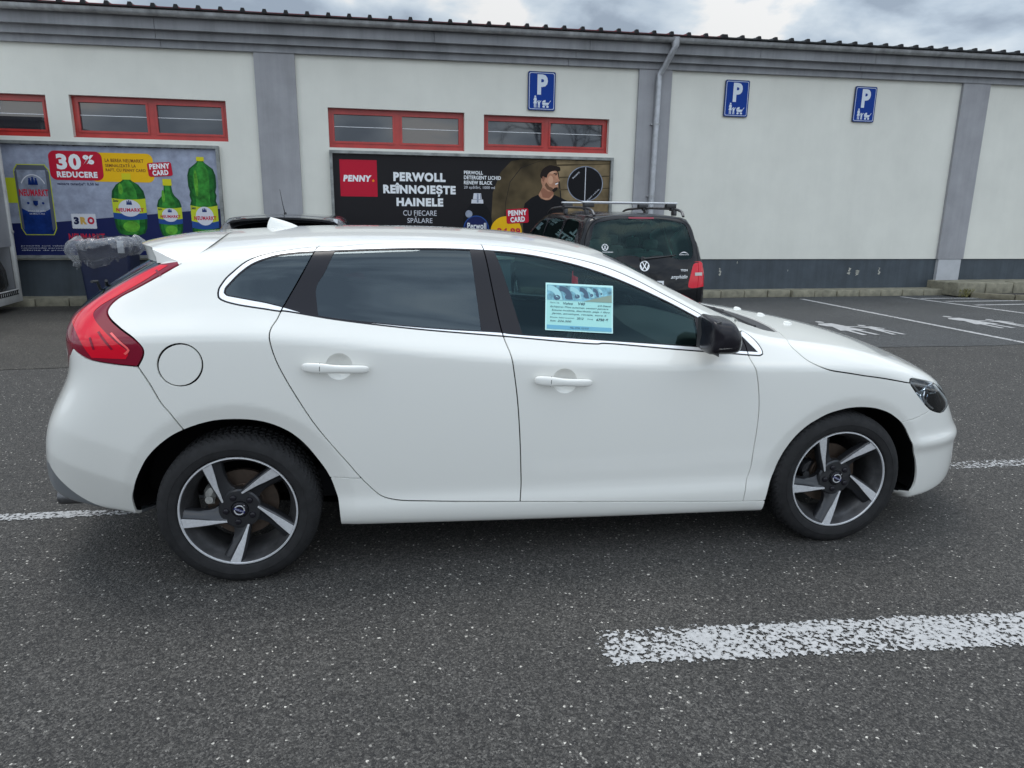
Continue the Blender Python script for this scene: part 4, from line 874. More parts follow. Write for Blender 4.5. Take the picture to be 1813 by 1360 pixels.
marking('lane_marking', [(1.295, -.77), (4.9, -1.03), (4.92, -.79), (1.315, -.54)], .60, .004, 'broad flaking white dash on the asphalt in the lower right foreground', G1)
marking('lane_marking', [(-3.2, .765), (-.62, .76), (-.62, .85), (-3.2, .89)], .50, .004, 'flaking white dash ending under the rear bumper of the white hatchback', G1, .02)
marking('lane_marking', [(3.7, .775), (6.5, .755), (6.5, .91), (3.7, .93)], .36, .004, 'faint worn white dash ahead of the front bumper of the white hatchback', G1, .03)
marking('lane_marking', [(3.42, -.175), (5.6, -.26), (5.6, -.12), (3.42, -.125)], .30, .004, 'thin worn scrap of white line right of the front wheel at the picture edge', G1, .02)
G2 = 'bay lines of the parking spaces'
def bl(s0, n0, s1, n1, w=.05, keep=.86, lab='', cat=None, z=.008):
    a, b = np.array([s0, n0]), np.array([s1, n1]); t = (b-a)/np.linalg.norm(b-a); o = np.array([-t[1], t[0]])*w
    return marking('bay_line', [bw(*(a-o)), bw(*(b-o)), bw(*(b+o)), bw(*(a+o))], keep, z, lab, G2, .012, True, 40.)
bl(8.16, 8.68, 8.36, 4.22, lab='white bay line running from the kerb to the lane, nearest right of the black van')
bl(10.30, 8.80, 11.15, 4.3, lab='white bay line starting at the kerb beside the hatched corner')
bl(5.50, 8.7, 5.66, 4.3, lab='white bay line hidden mostly behind the bonnet of the white hatchback')
for k, (a, b) in enumerate((((10.45, 8.5), (11.9, 8.42)), ((10.60, 8.05), (12.6, 8.0)), ((10.72, 7.55), (13.2, 7.55)))):
    bl(*a, *b, w=.05, lab=('white hatching stripe closest to the raised kerb', 'middle white hatching stripe in the corner by the raised kerb', 'white hatching stripe of the corner farthest from the raised kerb')[k], z=.0085+.0*k)
# pictogram of a parent, child and pushchair: shapes in a unit box
def pictogram(mb, X, Z, s, put, mi=0):
    def P(pts): mb.add([put(X+x*s, Z+z*s) for x, z in pts], [list(range(len(pts)))], mi)
    P(ellipse(.20, .93, .055, .065, 14)); P([(.14, .84), (.26, .84), (.30, .62), (.26, .60), (.235, .70), (.31, .36), (.09, .36), (.165, .70), (.13, .60), (.10, .62)])
    P([(.14, .36), (.185, .36), (.18, .02), (.13, .02)]); P([(.215, .36), (.26, .36), (.27, .02), (.22, .02)])
    P(ellipse(.42, .56, .042, .05, 12)); P([(.38, .49), (.46, .49), (.54, .62), (.565, .60), (.48, .42), (.47, .26), (.37, .26), (.36, .42), (.29, .56), (.31, .60)])
    P([(.37, .26), (.415, .26), (.40, .02), (.355, .02)]); P([(.425, .26), (.47, .26), (.48, .02), (.435, .02)])
    P([(.62, .30), (.98, .30), (1.02, .44), (.60, .44)]); P([(.60, .46), (.80, .46), (.80, .66), (.70, .63), (.63, .56)])
    P([(1.00, .44), (1.03, .44), (1.12, .62), (1.08, .62)]); P([(.66, .22), (.94, .22), (.98, .29), (.62, .29)])
    for cx in (.70, .92): P(ellipse(cx, .11, .075, .085, 16))
for s0, n0, lab in ((6.68, 5.10, 'white painted parent and child symbol on the asphalt above the hatchback bonnet'), (9.0, 5.35, 'white painted parent and child symbol at the right edge of the photo')):
    mb = MB(); gp = lambda P: mb.add([bw(s0+x, n0+z, .009) for x, z in P], [list(range(len(P)))])
    gp(ellipse(.12, 1.02, .055, .07, 14)); gp([(.02, .90), (.22, .90), (.27, .62), (.36, .60), (.36, .54), (.24, .55), (.32, .30), (-.06, .30), (.04, .62), (-.02, .66), (-.05, .80)]); gp([(.02, .30), (.09, .30), (.08, -.04), (.01, -.04)]); gp([(.16, .30), (.23, .30), (.26, -.04), (.19, -.04)])
    gp(ellipse(.52, .66, .05, .06, 12)); gp([(.44, .57), (.60, .57), (.68, .40), (.64, .37), (.58, .46), (.60, .22), (.44, .22), (.46, .46), (.36, .56), (.38, .61)]); gp([(.45, .22), (.51, .22), (.49, -.06), (.43, -.06)]); gp([(.54, .22), (.60, .22), (.63, -.06), (.57, -.06)])
    o = mb.build('bay_symbol', worn_paint('worn_symbol_paint', 1.05, scale=30.), None, fix=False); tag(o, lab, 'road marking', 'parent and child symbols painted in the bays')
# ------------------------------------------------------------------ kerb and pavement
M['kerb'] = mat('mossy_concrete', (.23, .215, .16), .9, noise=(7, .35), bump=(60, .5, .006))
M['kerb2'] = mat('brown_concrete', (.15, .135, .095), .9, noise=(7, .35), bump=(60, .5, .006))
mb = MB(); s = -14.0
while s < 11.9:
    n0 = 8.98+random.uniform(-.008, .008)+(.05 if 3 < s < 8 else 0); h = .118+random.uniform(-.006, .006)
    mb.box((s+.006, n0, -.02), (s+.455, n0+.13, h), 0, RB, .012); s += .462
k = mb.build('kerb', M['kerb'], None, 40); tag(k, kind='structure')
mb = MB(); mb.add([bw(-14, 9.05, .1), bw(12, 9.05, .1), bw(12, 9.5, .112), bw(-14, 9.5, .112)], [(0, 1, 2, 3)]); mb.build('pavement', M['kerb'], None, fix=False); tag(bpy.data.objects['pavement'], kind='structure')
mb = MB(); s = 11.35
for i in range(12): mb.box((s+.004+i*.62, 8.62-.0*i, .02), (s+.61+i*.62, 8.86, .27+random.uniform(-.008, .008)), 0, RB @ Matrix.Rotation(0, 4, 'Z'), .02)
mb.box((11.36, 8.85, .02), (20, 9.5, .255), 0, RB, .01)
k = mb.build('raised_kerb', M['kerb'], None, 40); tag(k, kind='structure')
mb = MB()
for i in range(10):
    a = bw(11.55+i*.55, 8.5-i*.42); T = Matrix.Translation((a[0], a[1], 0)) @ Matrix.Rotation(BY-.65, 4, 'Z'); mb.box((0, 0, -.02), (.68, .11, .10+.004*(i % 3)), 0, T, .015)
k = mb.build('border_kerb', M['kerb2'], None, 40); tag(k, kind='structure')
M['soil'] = mat('dark_soil', (.045, .04, .036), .95, noise=(12, .6), bump=(25, 1, .04))
sheet_obj('planting_bed', [bw(11.6, 8.58)[:2], bw(17, 4.45)[:2], bw(20, 6)[:2], bw(20, 8.63)[:2], bw(11.6, 8.63)[:2]], .07, M['soil'])
# small plant in the kerb corner
mb = MB(); bx, by_, _ = bw(11.5, 8.56)
for i in range(140):
    a = random.uniform(0, 6.28); r = random.uniform(.0, .13); hgt = random.uniform(.03, .16); lx, ly = bx+r*math.cos(a)*1.2, by_+r*math.sin(a)*.5; d = random.uniform(0, 6.28); wv = random.uniform(.008, .018)
    mb.add([(lx, ly, hgt-.03), (lx+wv*math.cos(d), ly+wv*math.sin(d), hgt), (lx+.3*wv*math.cos(d+1), ly+.3*wv, hgt+.025)], [(0, 1, 2)])
o = mb.build('weed', mat('dry_weed', (.17, .16, .06), .8, noise=(50, .5)), None, fix=False); tag(o, 'dry yellowish weed growing in the corner between kerb and raised kerb', 'weed')
# ------------------------------------------------------------------ supermarket building
bld = empty('supermarket_building', (0, 0, 0), BY); tag(bld, 'long off-white rendered supermarket wall with grey pilasters, grey cornice and red window frames', 'building')
WN = 9.375
def streaks(m, amt, sx=5., sz=.22):
    n, l = m.node_tree.nodes, m.node_tree.links; b = n['Principled BSDF']; src = b.inputs['Base Color'].links[0].from_socket
    t = n.new('ShaderNodeTexCoord'); mp = n.new('ShaderNodeMapping'); mp.inputs['Scale'].default_value = (sx, sx, sz); l.new(t.outputs['Object'], mp.inputs[0])
    z = n.new('ShaderNodeTexNoise'); z.inputs['Scale'].default_value = 1.; z.inputs['Detail'].default_value = 6; z.inputs['Roughness'].default_value = .7; l.new(mp.outputs[0], z.inputs['Vector'])
    r = n.new('ShaderNodeMapRange'); r.inputs['From Min'].default_value = .35; r.inputs['From Max'].default_value = .68; r.inputs['To Min'].default_value = 1+amt*.35; r.inputs['To Max'].default_value = 1-amt; l.new(z.outputs['Fac'], r.inputs[0])
    x = n.new('ShaderNodeMix'); x.data_type = 'RGBA'; x.blend_type = 'MULTIPLY'; x.inputs['Factor'].default_value = 1; l.new(src, x.inputs['A']); l.new(r.outputs[0], x.inputs['B']); l.new(x.outputs['Result'], b.inputs['Base Color'])
def wall_mat():
    m = mat('off_white_render', (.70, .695, .63), .85, noise=(1.3, .05), bump=(140, .35, .003)); streaks(m, .035, 2.2, .25); return m
M['wall'] = wall_mat()
M['plinth'] = mat('dark_blue_plinth', (.055, .07, .085), .7, noise=(3, .18), bump=(90, .3, .003))
M['pil'] = mat('grey_render', (.32, .32, .335), .8, noise=(2.5, .10), bump=(120, .35, .003))
M['pil_lo'] = mat('light_grey_render', (.42, .43, .45), .8, noise=(3, .12), bump=(120, .3, .003))
M['cornice'] = mat('grey_fascia', (.265, .27, .285), .6, noise=(1.1, .12, 3), bump=(3, .1, .01))
M['gutter'] = mat('galvanised_gutter', (.36, .365, .37), .5, .3, noise=(4, .3), bump=(8, .2, .005))
M['pipe'] = mat('galvanised_pipe', (.42, .43, .45), .4, .4, noise=(9, .2))
M['red'] = mat('red_window_frame', (.42, .028, .022), .38, noise=(5, .15), coat=.2)
M['roof_red'] = mat('red_roof_sheet', (.17, .022, .03), .5, noise=(8, .3)); M['roof_dark'] = mat('dark_roof_sheet', (.05, .055, .06), .5, noise=(8, .3))
M['pane'] = mat('window_pane', (.024, .026, .032), .03, spec=.8, coat=.6)
streaks(M['cornice'], .28, 3., .3); streaks(M['pil'], .12); streaks(M['plinth'], .25); streaks(M['gutter'], .3, 6, 1)
holes = [(-6.4, -3.93, 2.45, 3.03), (-3.62, -1.455, 2.455, 3.045), (.049, 2.2, 2.415, 3.01), (2.52, 4.665, 2.44, 2.995)]
HP = [(-4.95, -1.60, .69, 2.375), (.045, 4.75, .70, 2.36)]     # recesses of the two hoardings
def flat_wall(mb, s0, s1, z0, z1, n, holes, depth):
    xs = sorted({s0, s1, *[h[0] for h in holes], *[h[1] for h in holes]}); zs = sorted({z0, z1, *[h[2] for h in holes], *[h[3] for h in holes]})
    for a, b in zip(xs[:-1], xs[1:]):
        for c_, d in zip(zs[:-1], zs[1:]):
            if any(h[0] <= a and b <= h[1] and h[2] <= c_ and d <= h[3] for h in holes): continue
            mb.add([(a, n, c_), (b, n, c_), (b, n, d), (a, n, d)], [(0, 1, 2, 3)])
    for h in holes:
        a, b, c_, d = h
        for q in (((a, c_), (a, d)), ((b, d), (b, c_)), ((a, d), (b, d)), ((b, c_), (a, c_))):
            mb.add([(q[0][0], n, q[0][1]), (q[1][0], n, q[1][1]), (q[1][0], n+depth, q[1][1]), (q[0][0], n+depth, q[0][1])], [(0, 1, 2, 3)])
SL = .009; cz_at = lambda s: SL*(s+2.3)
mb = MB(); flat_wall(mb, -16, 30, .662, 3.98, WN, holes, .22); mb.box((-16, WN+.4, .0), (30, WN+12, 3.9)); mb.build('wall', M['wall'], bld, fix=False)
mb = MB(); mb.box((-16, WN+.018, .0), (30, WN+.3, .656)); mb.build('plinth', M['plinth'], bld)
M['scuff'] = mat('bare_plaster_chip', (.42, .41, .36), .9)
mb = MB()
for s_, z_, w_, h_ in ((6.92, .42, .05, .14), (9.60, .43, .07, .12), (9.78, .40, .09, .10), (10.25, .43, .05, .12), (7.25, .60, .03, .04), (8.3, .45, .02, .03)):
    for k in range(3):
        mb.add([(s_+w_*(random.uniform(-.5, .5))*.8+w_*.35*math.cos(a)*random.uniform(.4, 1.1), WN+.0165, z_+h_*(k-1)*.33+h_*.28*math.sin(a)*random.uniform(.5, 1.1)) for a in np.linspace(0, 6.28, 9)[:-1]], [list(range(8))])
mb.build('plaster_chip', M['scuff'], bld, fix=False)
for a, b in ((-1.0, -.405), (5.14, 5.725), (11.45, 12.03), (17.6, 18.2)):
    mb = MB(); mb.box((a, WN-.055, .662), (b, WN+.02, 3.9)); p = mb.build('pilaster', M['pil'], bld)
    mb = MB(); mb.box((a+.03, WN-.05, .1), (b-.04, WN+.02, .655)); mb.build('pilaster_foot', M['pil_lo'], p)
# cornice bands stepping outward, gutter, roof edge (the eave climbs very slightly to the right)
def band(name, n0, n1, z0, z1, m, joints=(), par=bld):
    mb = MB(); xs = [-16]+sorted(joints)+[30]
    for a, b in zip(xs[:-1], xs[1:]):
        a2, b2 = a+.003, b-.003
        V = [(x, n, z+cz_at(x)) for x in (a2, b2) for n in (n0, n1) for z in (z0, z1)]
        mb.add(V, [(0, 1, 3, 2), (4, 6, 7, 5), (0, 4, 5, 1), (2, 3, 7, 6), (0, 2, 6, 4), (1, 5, 7, 3)])
    return mb.build(name, m, par)
co = band('cornice', WN-.075, WN+.1, 3.735, 3.9, M['cornice'], (-2.28, 3.9, 9.3, 15.1)); band('cornice_step', WN-.155, WN+.1, 3.835, 4.0, M['cornice'], (-2.32, 4.0, 9.2, 15.2), co); band('fascia', WN-.26, WN+.1, 3.945, 4.2, M['cornice'], (-2.3, 1.7, 4.2, 7.2, 9.4, 13), co)
mb = MB(); gz = lambda s: 4.155+cz_at(s)
rows = []
for x in np.linspace(-16, 30, 47): rows.append([(x, 9.03+.062*math.cos(a), gz(x)+.062*math.sin(a)) for a in np.linspace(math.radians(180), math.radians(360), 11)]+[(x, 9.03+.055, gz(x)+.0)])
for r in rows: r[0:0] = [(r[0][0], r[0][1]+.004, r[0][2]+.012), (r[0][0], r[0][1]-.006, r[0][2]+.010)]
mb.grid(rows)
for x in (-4.2, -1.95, .35, 2.6, 4.6, 6.75, 8.9, 11.0, 9.9, 13.2):
    mb.grid([[(x+d, 9.03+.066*math.cos(a), gz(x)+.066*math.sin(a)) for a in np.linspace(math.radians(178), math.radians(330), 10)] for d in (-.012, .012)])
gt = mb.build('gutter', M['gutter'], bld, 40, fix=False)
# roof sheet with ribs
for (a, b, m) in ((-16, 6.25, 'roof_red'), (6.25, 30, 'roof_dark')):
    mb = MB(); x = a
    prof = [(0, 0), (.20, 0), (.215, .040), (.255, .040), (.27, 0)]
    rows = [[], []]; ribs = MB()
    while x < b:
        ribs.prism([(x+.197, 4.203+cz_at(x)), (x+.273, 4.203+cz_at(x)), (x+.257, 4.257+cz_at(x)), (x+.213, 4.257+cz_at(x))], 8.985, 9.06)
        for dx, dz in prof:
            for k, (n, z) in enumerate(((9.0, 4.205), (14, 4.205+.42))): rows[k].append((x+dx, n, z+dz*(1.0)+cz_at(x+dx)))
        x += .30
    mb.grid(rows); mb.grid([[(p[0], p[1], p[2]+.012) for p in rows[0]], [(p[0], p[1]+.004, 4.19+cz_at(p[0])) for p in rows[0]]], 0); ribs.add([(x_, n_, z_+cz_at(x_)) for x_ in (a, b) for n_ in (8.99, 9.05) for z_ in (4.192, 4.2045)], [(0, 1, 3, 2), (4, 6, 7, 5), (0, 4, 5, 1), (2, 3, 7, 6), (0, 2, 6, 4), (1, 5, 7, 3)]); rf = mb.build('roof', [M[m], M['roof_dark']], bld, fix=False); ribs.build('rib_filler', M['rubber'], rf)
# down pipe
mb = MB(); z0 = gz(5.6)
mb.tube([(5.62, 9.03, z0+.02), (5.62, 9.03, z0-.10), (5.60, 9.05, z0-.17), (5.58, 9.08, 4.0), (5.52, 9.20, 3.82), (5.47, 9.26, 3.72), (5.465, 9.265, 3.6), (5.44, 9.265, .3)], [.075, .062, .05, .05, .048, .048, .05, .05], 16)
dp = mb.build('downpipe', M['pipe'], bld, 40)
for z in (2.93, 1.75, .8):
    mb = MB(); mb.lathe([(.053, -.012), (.058, -.012), (.058, .012), (.053, .012)], Matrix.Translation((5.452+.0105*(z-1.7), 9.265, z)), 20, axis='z'); mb.box((5.37, 9.27, z-.01), (5.40, 9.33, z+.01)); mb.build('pipe_clip', M['gutter'], dp)
# windows
def window(a, b, c_, d, glass='pane'):
    n = WN+.10; w = .055; mid = (a+b)/2
    mb = MB()
    mb.box((a, n, c_), (b, n+.07, c_+.075)); mb.box((a, n, d-w), (b, n+.07, d)); mb.box((a, n, c_+.0755), (a+w, n+.07, d-w-.0005)); mb.box((b-w, n, c_+.0755), (b, n+.07, d-w-.0005)); mb.box((mid-.045, n, c_+.0755), (mid+.045, n+.07, d-w-.0005))
    f = mb.build('window_frame', M['red'], bld)
    mb = MB(); mb.box((a-.005, n-.085, c_-.02), (b+.005, n+.0, c_+.012)); mb.build('window_sill', M['red'], f)
    for x0, x1 in ((a+w, mid-.045), (mid+.045, b-w)):
        z0_, z1_ = c_+.0755, d-w-.0005; t = .03
        mb = MB(); mb.box((x0, n-.012, z0_), (x1, n+.05, z0_+t)); mb.box((x0, n-.012, z1_-t), (x1, n+.05, z1_)); mb.box((x0, n-.012, z0_+t+.0005), (x0+t, n+.05, z1_-t-.0005)); mb.box((x1-t, n-.012, z0_+t+.0005), (x1, n+.05, z1_-t-.0005)); mb.build('sash', M['red'], f)
        mb = MB(); mb.add([(x0+t, n+.03, z0_+t), (x1-t, n+.03, z0_+t), (x1-t, n+.03, z1_-t), (x0+t, n+.03, z1_-t)], [(0, 1, 2, 3)]); mb.build('window_pane', M[glass], f, fix=False)
        zm = (z0_+z1_)/2+.02; mb = MB(); mb.box((x0+t, n+.022, zm-.004), (x1-t, n+.029, zm+.004)); mb.build('wire_reflection', M['white'], f)  # reflection of a cable, built as a thin white rod on the pane
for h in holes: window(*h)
# ------------------------------------------------------------------ blue parking signs
M['blue'] = mat('sign_blue', (.004, .04, .26), .5, spec=.15); M['sign_white'] = mat('sign_white', (.62, .68, .75), .5); M['sign_back'] = mat('sign_edge', (.03, .04, .06), .5)
for k, (a, b, c_, d, lean) in enumerate(((3.24, 3.705, 3.085, 3.685, 0), (6.72, 7.175, 3.11, 3.71, .0), (9.24, 9.68, 3.11, 3.715, .0))):
    sg = empty('parking_sign', bw((a+b)/2, 9.345, c_), BY); w, h = (b-a)/2, d-c_
    tag(sg, ('blue parent and child parking sign above the right red window', 'blue parent and child parking sign just right of the drain pipe', 'blue parent and child parking sign nearest the right end of the wall')[k], 'sign', 'parking signs on the wall')
    mb = MB(); mb.prism(rrect(-w, w, 0, h, .03), 0, .018); mb.build('sign_plate', M['sign_back'], sg)
    mb = MB(); mb.prism(rrect(-w+.008, w-.008, .008, h-.008, .028), -.0015, 0); mb.build('sign_face', M['blue'], sg)
    mb = MB(); o_ = rrect(-w+.02, w-.02, .02, h-.02, .03); i_ = rrect(-w+.028, w-.028, .028, h-.028, .026); mb.grid([[(x, -.003, z) for x, z in o_], [(x, -.003, z) for x, z in i_]], closed=True); mb.build('sign_border', M['sign_white'], sg, fix=False)
    mb = MB(); text_into(mb, 'P', (-.075, .10, .245, h-.045), -.003, .045); mb.build('letter', M['sign_white'], sg, fix=False)
    mb = MB(); pictogram(mb, -.165, .035, 1, lambda x, z: (-.165+(x+.165)*.29, -.003, .04+(z-.035)*.19)); mb.build('pictogram', M['sign_white'], sg, fix=False)
    for zz in (.06, h-.06):
        pass
# ------------------------------------------------------------------ hoardings
def ink(name, col, rough=.45, **k): return mat(name, col, rough, spec=.14, **k)
I = dict(grey=ink('poster_grey', (.30, .33, .42), noise=(7, .22, 10), bump=(60, .2, .004)), navy=ink('poster_navy', (.012, .018, .085)), red=ink('poster_red', (.48, .012, .035)), yellow=ink('poster_yellow', (.80, .46, .01)), white=M['white'], black=ink('poster_black', (.014, .013, .015), .3), brown=ink('poster_brown', (.085, .062, .032), .4, noise=(1.6, .7, 3)), tan=ink('poster_tan', (.21, .155, .085), .4, noise=(2.4, .5, 3)), skin=ink('skin_print', (.47, .235, .145), .45, noise=(9, .18)), skin_l=ink('light_skin_print', (.60, .34, .22), .45), hair_soft=ink('stubble_print', (.17, .085, .05), .5), skin_d=ink('skin_dark_print', (.30, .13, .08), .45), hair=ink('hair_print', (.018, .012, .01), .5), cloth=ink('black_cloth_print', (.008, .008, .01), .5), orange=ink('orange_dot', (.8, .25, .02)), green=ink('green_glass_print', (.014, .13, .022), .3, noise=(12, .6)), green_l=ink('light_green_print', (.11, .36, .035), .3, noise=(10, .5)), green_m=ink('mid_green_print', (.035, .22, .03), .3, noise=(9, .6)), green_d=ink('dark_green_print', (.008, .07, .018), .3), cap=ink('yellow_cap_print', (.62, .56, .02)), lab=ink('label_white_print', (.62, .63, .68)), lab_b=ink('label_blue_print', (.02, .07, .26)), silver=ink('can_silver_print', (.25, .28, .35), .3, noise=(6, .4)), can_b=ink('can_blue_print', (.008, .03, .16), .3, noise=(6, .5)), can_top=ink('can_top_print', (.10, .11, .14), .3), lime=ink('lime_print', (.50, .56, .03)), brown_t=ink('brown_lettering', (.20, .07, .02)), navy_t=ink('navy_lettering', (.01, .015, .06)), gold=ink('gold_lettering', (.58, .36, .08)), red_t=ink('red_lettering', (.5, .02, .05)), frame=mat('weathered_metal_frame', (.26, .27, .26), .55, .4, noise=(6, .4), bump=(20, .3, .004)), grime=mat('grimy_edge', (.05, .05, .045), .8))
class Poster:
    def __init__(s, name, label, rect, plane):
        s.root = empty(name, (0, 0, 0), BY); tag(s.root, label, 'billboard'); s.n = plane; s.k = 0; s.rect = rect
    def lev(s, l): return s.n-.0012*l
    def poly(s, name, pts, l, m):
        mb = MB(); mb.add([(x, s.lev(l), z) for x, z in pts], [list(range(len(pts)))]); return mb.build(name, I[m], s.root, fix=False)
    def polys(s, name, items, l, m):
        mb = MB()
        for i, pts in enumerate(items): mb.add([(x, s.lev(l), z) for x, z in pts], [list(range(len(pts)))])
        return mb.build(name, I[m], s.root, fix=False)
    def text(s, name, items, l, m, bold=.03, shear=0, rot=0):
        mb = MB()
        for t, bx in items: text_into(mb, t, bx, s.lev(l), bold, shear=shear, rot=rot)
        return mb.build(name, I[m], s.root, fix=False)
    def frame(s, w=.045):
        a, b, c_, d = s.rect; mb = MB(); n = s.n
        mb.box((a, n-.05, d-w), (b, n+.03, d)); mb.box((a, n-.05, c_), (b, n+.03, c_+w)); mb.box((a, n-.05, c_+w+.001), (a+w, n+.03, d-w-.001)); mb.box((b-w, n-.05, c_+w+.001), (b, n+.03, d-w-.001))
        mb.build('frame', I['frame'], s.root)
        mb = MB(); rnd = random.Random(3)
        for k in range(60):
            x = rnd.uniform(a+w, b-w-.1); mb.add([(x, n-.006, d-w-.002), (x+rnd.uniform(.03, .16), n-.006, d-w-.002), (x+rnd.uniform(.01, .05), n-.006, d-w-rnd.uniform(.003, .018))], [(0, 1, 2)])
        mb.build('torn_edge', I['grime'], s.root, fix=False)
A_ = Poster('billboard', 'beer hoarding with green bottles, a blue can and a red 30% badge', (-4.95, -1.60, .69, 2.385), 9.35)
a, b, c_, d = A_.rect
A_.poly('backing', [(a+.04, c_+.04), (b-.04, c_+.04), (b-.04, d-.04), (a+.04, d-.04)], 0, 'grey'); A_.frame()
A_.poly('navy_field', [(a+.045, c_+.045), (b-.045, c_+.045), (b-.045, 1.452), (-4.0, 1.228), (a+.045, 1.19)], 1, 'navy')
A_.poly('yellow_band', rrect(-3.45, -2.56, 1.825, 2.245, .09), 2, 'yellow'); A_.poly('red_badge', rrect(-3.99, -3.265, 1.84, 2.257, .09), 3, 'red')
A_.text('lettering', [('30', (-3.889, -3.556, 1.99, 2.216)), ('%', (-3.526, -3.375, 2.071, 2.205)), ('REDUCERE', (-3.902, -3.351, 1.877, 1.965))], 4, 'white', .05)
A_.text('lettering', [('LA BEREA NEUMARKT', (-3.227, -2.692, 2.112, 2.162)), ('SEMNALIZATĂ LA', (-3.229, -2.805, 2.04, 2.10)), ('RAFT, CU PENNY CARD', (-3.23, -2.674, 1.97, 2.02))], 4, 'brown_t', .02)
def badge(P, a, b, c_, d, l, rot):
    cx, cz = (a+b)/2, (c_+d)/2; q = [(cx+(x-cx)*math.cos(rot)-(z-cz)*math.sin(rot), cz+(x-cx)*math.sin(rot)+(z-cz)*math.cos(rot)) for x, z in rrect(a+.01, b-.01, c_+.02, d-.02, .03)]
    P.poly('card_badge', q, l, 'red'); w, h = b-a, d-c_; P.text('card_lettering', [('PENNY', (a+.10*w, b-.10*w, cz+.03*h, cz+.35*h)), ('CARD', (a+.20*w, b-.18*w, cz-.36*h, cz-.04*h))], l+1, 'white', .05, rot=rot)
badge(A_, -2.654, -2.29, 1.90, 2.143, 5, .07)
A_.text('small_print', [('valoare garanție*: 0,50 lei', (-3.917, -3.352, 1.755, 1.81))], 2, 'navy_t', .02)
A_.poly('stamp', [(x, z) for x, z in [p for i in range(36) for p in [(0, 0)]]][:0] or [(-3.779+.326*t+(.006 if i % 2 else 0), 1.139) for i, t in enumerate(np.linspace(0, 1, 2))]+[(-3.453, 1.346), (-3.779, 1.346)], 2, 'lab')
teeth = [ellipse(-3.779+.326*t, z, .009, .009, 8) for t in np.linspace(0.03, .97, 16) for z in (1.139, 1.346)]+[ellipse(x, 1.139+.207*t, .009, .009, 8) for t in np.linspace(.05, .95, 10) for x in (-3.779, -3.453)]
A_.polys('stamp_teeth', teeth, 1.5, 'lab')
A_.text('stamp_lettering', [('3', (-3.756, -3.683, 1.194, 1.305))], 3, 'navy_t', .07); A_.text('stamp_lettering', [('R', (-3.667, -3.575, 1.195, 1.306))], 3, 'gold', .07); A_.text('stamp_lettering', [('O', (-3.567, -3.47, 1.196, 1.308))], 3, 'red_t', .07)
A_.text('brand_lettering', [('NEUMARKT', (-3.853, -3.35, .95, 1.06))], 3, 'red_t', .03)
rnd = random.Random(5); lines_ = ['preturile sunt valabile in limita stocului disponibil. Consumul de alcool nu este', 'recomandat persoanelor sub 18 ani. Imaginile au caracter informativ si pot fi', 'diferite de produsul comercializat, va rugam cititi eticheta']
A_.text('small_print', [(t, (-4.52, -2.2-.1*i, .862-.033*i, .884-.033*i)) for i, t in enumerate(lines_)], 3, 'lab', .0)
# can
cx0, cx1, z0, z1 = -4.47, -4.01, 1.045, 2.045; cm = (cx0+cx1)/2; hw = (cx1-cx0)/2
can = [(-1, .10), (-.93, .06), (-.8, .0), (.8, .0), (.93, .06), (1, .10), (1, .90), (.97, .93), (.80, .985), (.80, 1), (-.80, 1), (-.80, .985), (-.97, .93), (-1, .90)]
cp = lambda pts, k=1., dz=0: [(cm+x*hw*k, z0+dz+z*(z1-z0)) for x, z in pts]
A_.poly('can_glow', [(cm+(x*hw)*1.05, (z0+z1)/2+(z-.5)*(z1-z0)*1.022) for x, z in can], 2, 'lime'); A_.poly('can', cp(can), 3, 'silver')
A_.poly('can_base', cp([(-1, .10), (-.93, .06), (-.8, .0), (.8, .0), (.93, .06), (1, .10), (1, .40), (.6, .345), (.2, .32), (-.2, .32), (-.6, .345), (-1, .40)]), 4, 'can_b')
A_.polys('can_top', [cp([(-.80, .985), (.80, .985), (.80, 1), (-.80, 1)]), cp([(-.97, .93), (-.80, .985), (.80, .985), (.97, .93)])], 4, 'can_top')
A_.polys('can_shade', [cp([(-1, .1), (-.86, .07), (-.86, .94), (-1, .90)]), cp([(.8, .05), (1, .1), (1, .9), (.8, .94)])], 4.5, 'can_top')
A_.polys('can_ring', [[(cm+hw*.8*math.cos(t0), z0+.62*(z1-z0)+.25*math.sin(t0)) for t0 in np.linspace(.5, 2.64, 16)]+[(cm+hw*.74*math.cos(t0), z0+.62*(z1-z0)+.235*math.sin(t0)) for t0 in np.linspace(2.64, .5, 16)]], 5, 'lab')
def crest(P, cx, cz, s, l):
    it = []
    for dx, dz, k in ((-.5, 0, 1), (.5, 0, 1), (0, .16, 1.1)): it += [ellipse(cx+dx*s, cz+(dz+.55)*s, .17*s*k, .2*s*k, 10), [(cx+(dx-.28)*s, cz-.45*s), (cx+(dx+.28)*s, cz-.45*s), (cx+(dx+.2)*s, cz+.36*s+dz*s), (cx+(dx-.2)*s, cz+.36*s+dz*s)]]
    return it
A_.polys('can_emblem', crest(A_, cm, 1.80, .085, 5), 5.2, 'can_b'); A_.text('brand_lettering', [('NEUMARKT', (-4.44, -4.05, 1.60, 1.70))], 5.5, 'red_t', .04)
A_.polys('can_shield', [[(cm-.035, 1.535), (cm+.035, 1.535), (cm+.03, 1.48), (cm, 1.455), (cm-.03, 1.48)], ellipse(cm-.1, 1.50, .018, .018, 10), ellipse(cm+.1, 1.50, .018, .018, 10)], 5.5, 'can_b')
A_.text('small_print', [('BEREA DE BERE', (-4.36, -4.12, 1.375, 1.395)), ('DE MULTI ANI', (-4.34, -4.14, 1.335, 1.355))], 5.5, 'lab', .01)
A_.poly('lime_tag', [(-4.62, 1.50), (-4.47, 1.50), (-4.47, 1.86), (-4.60, 1.86)], 1.6, 'lime')
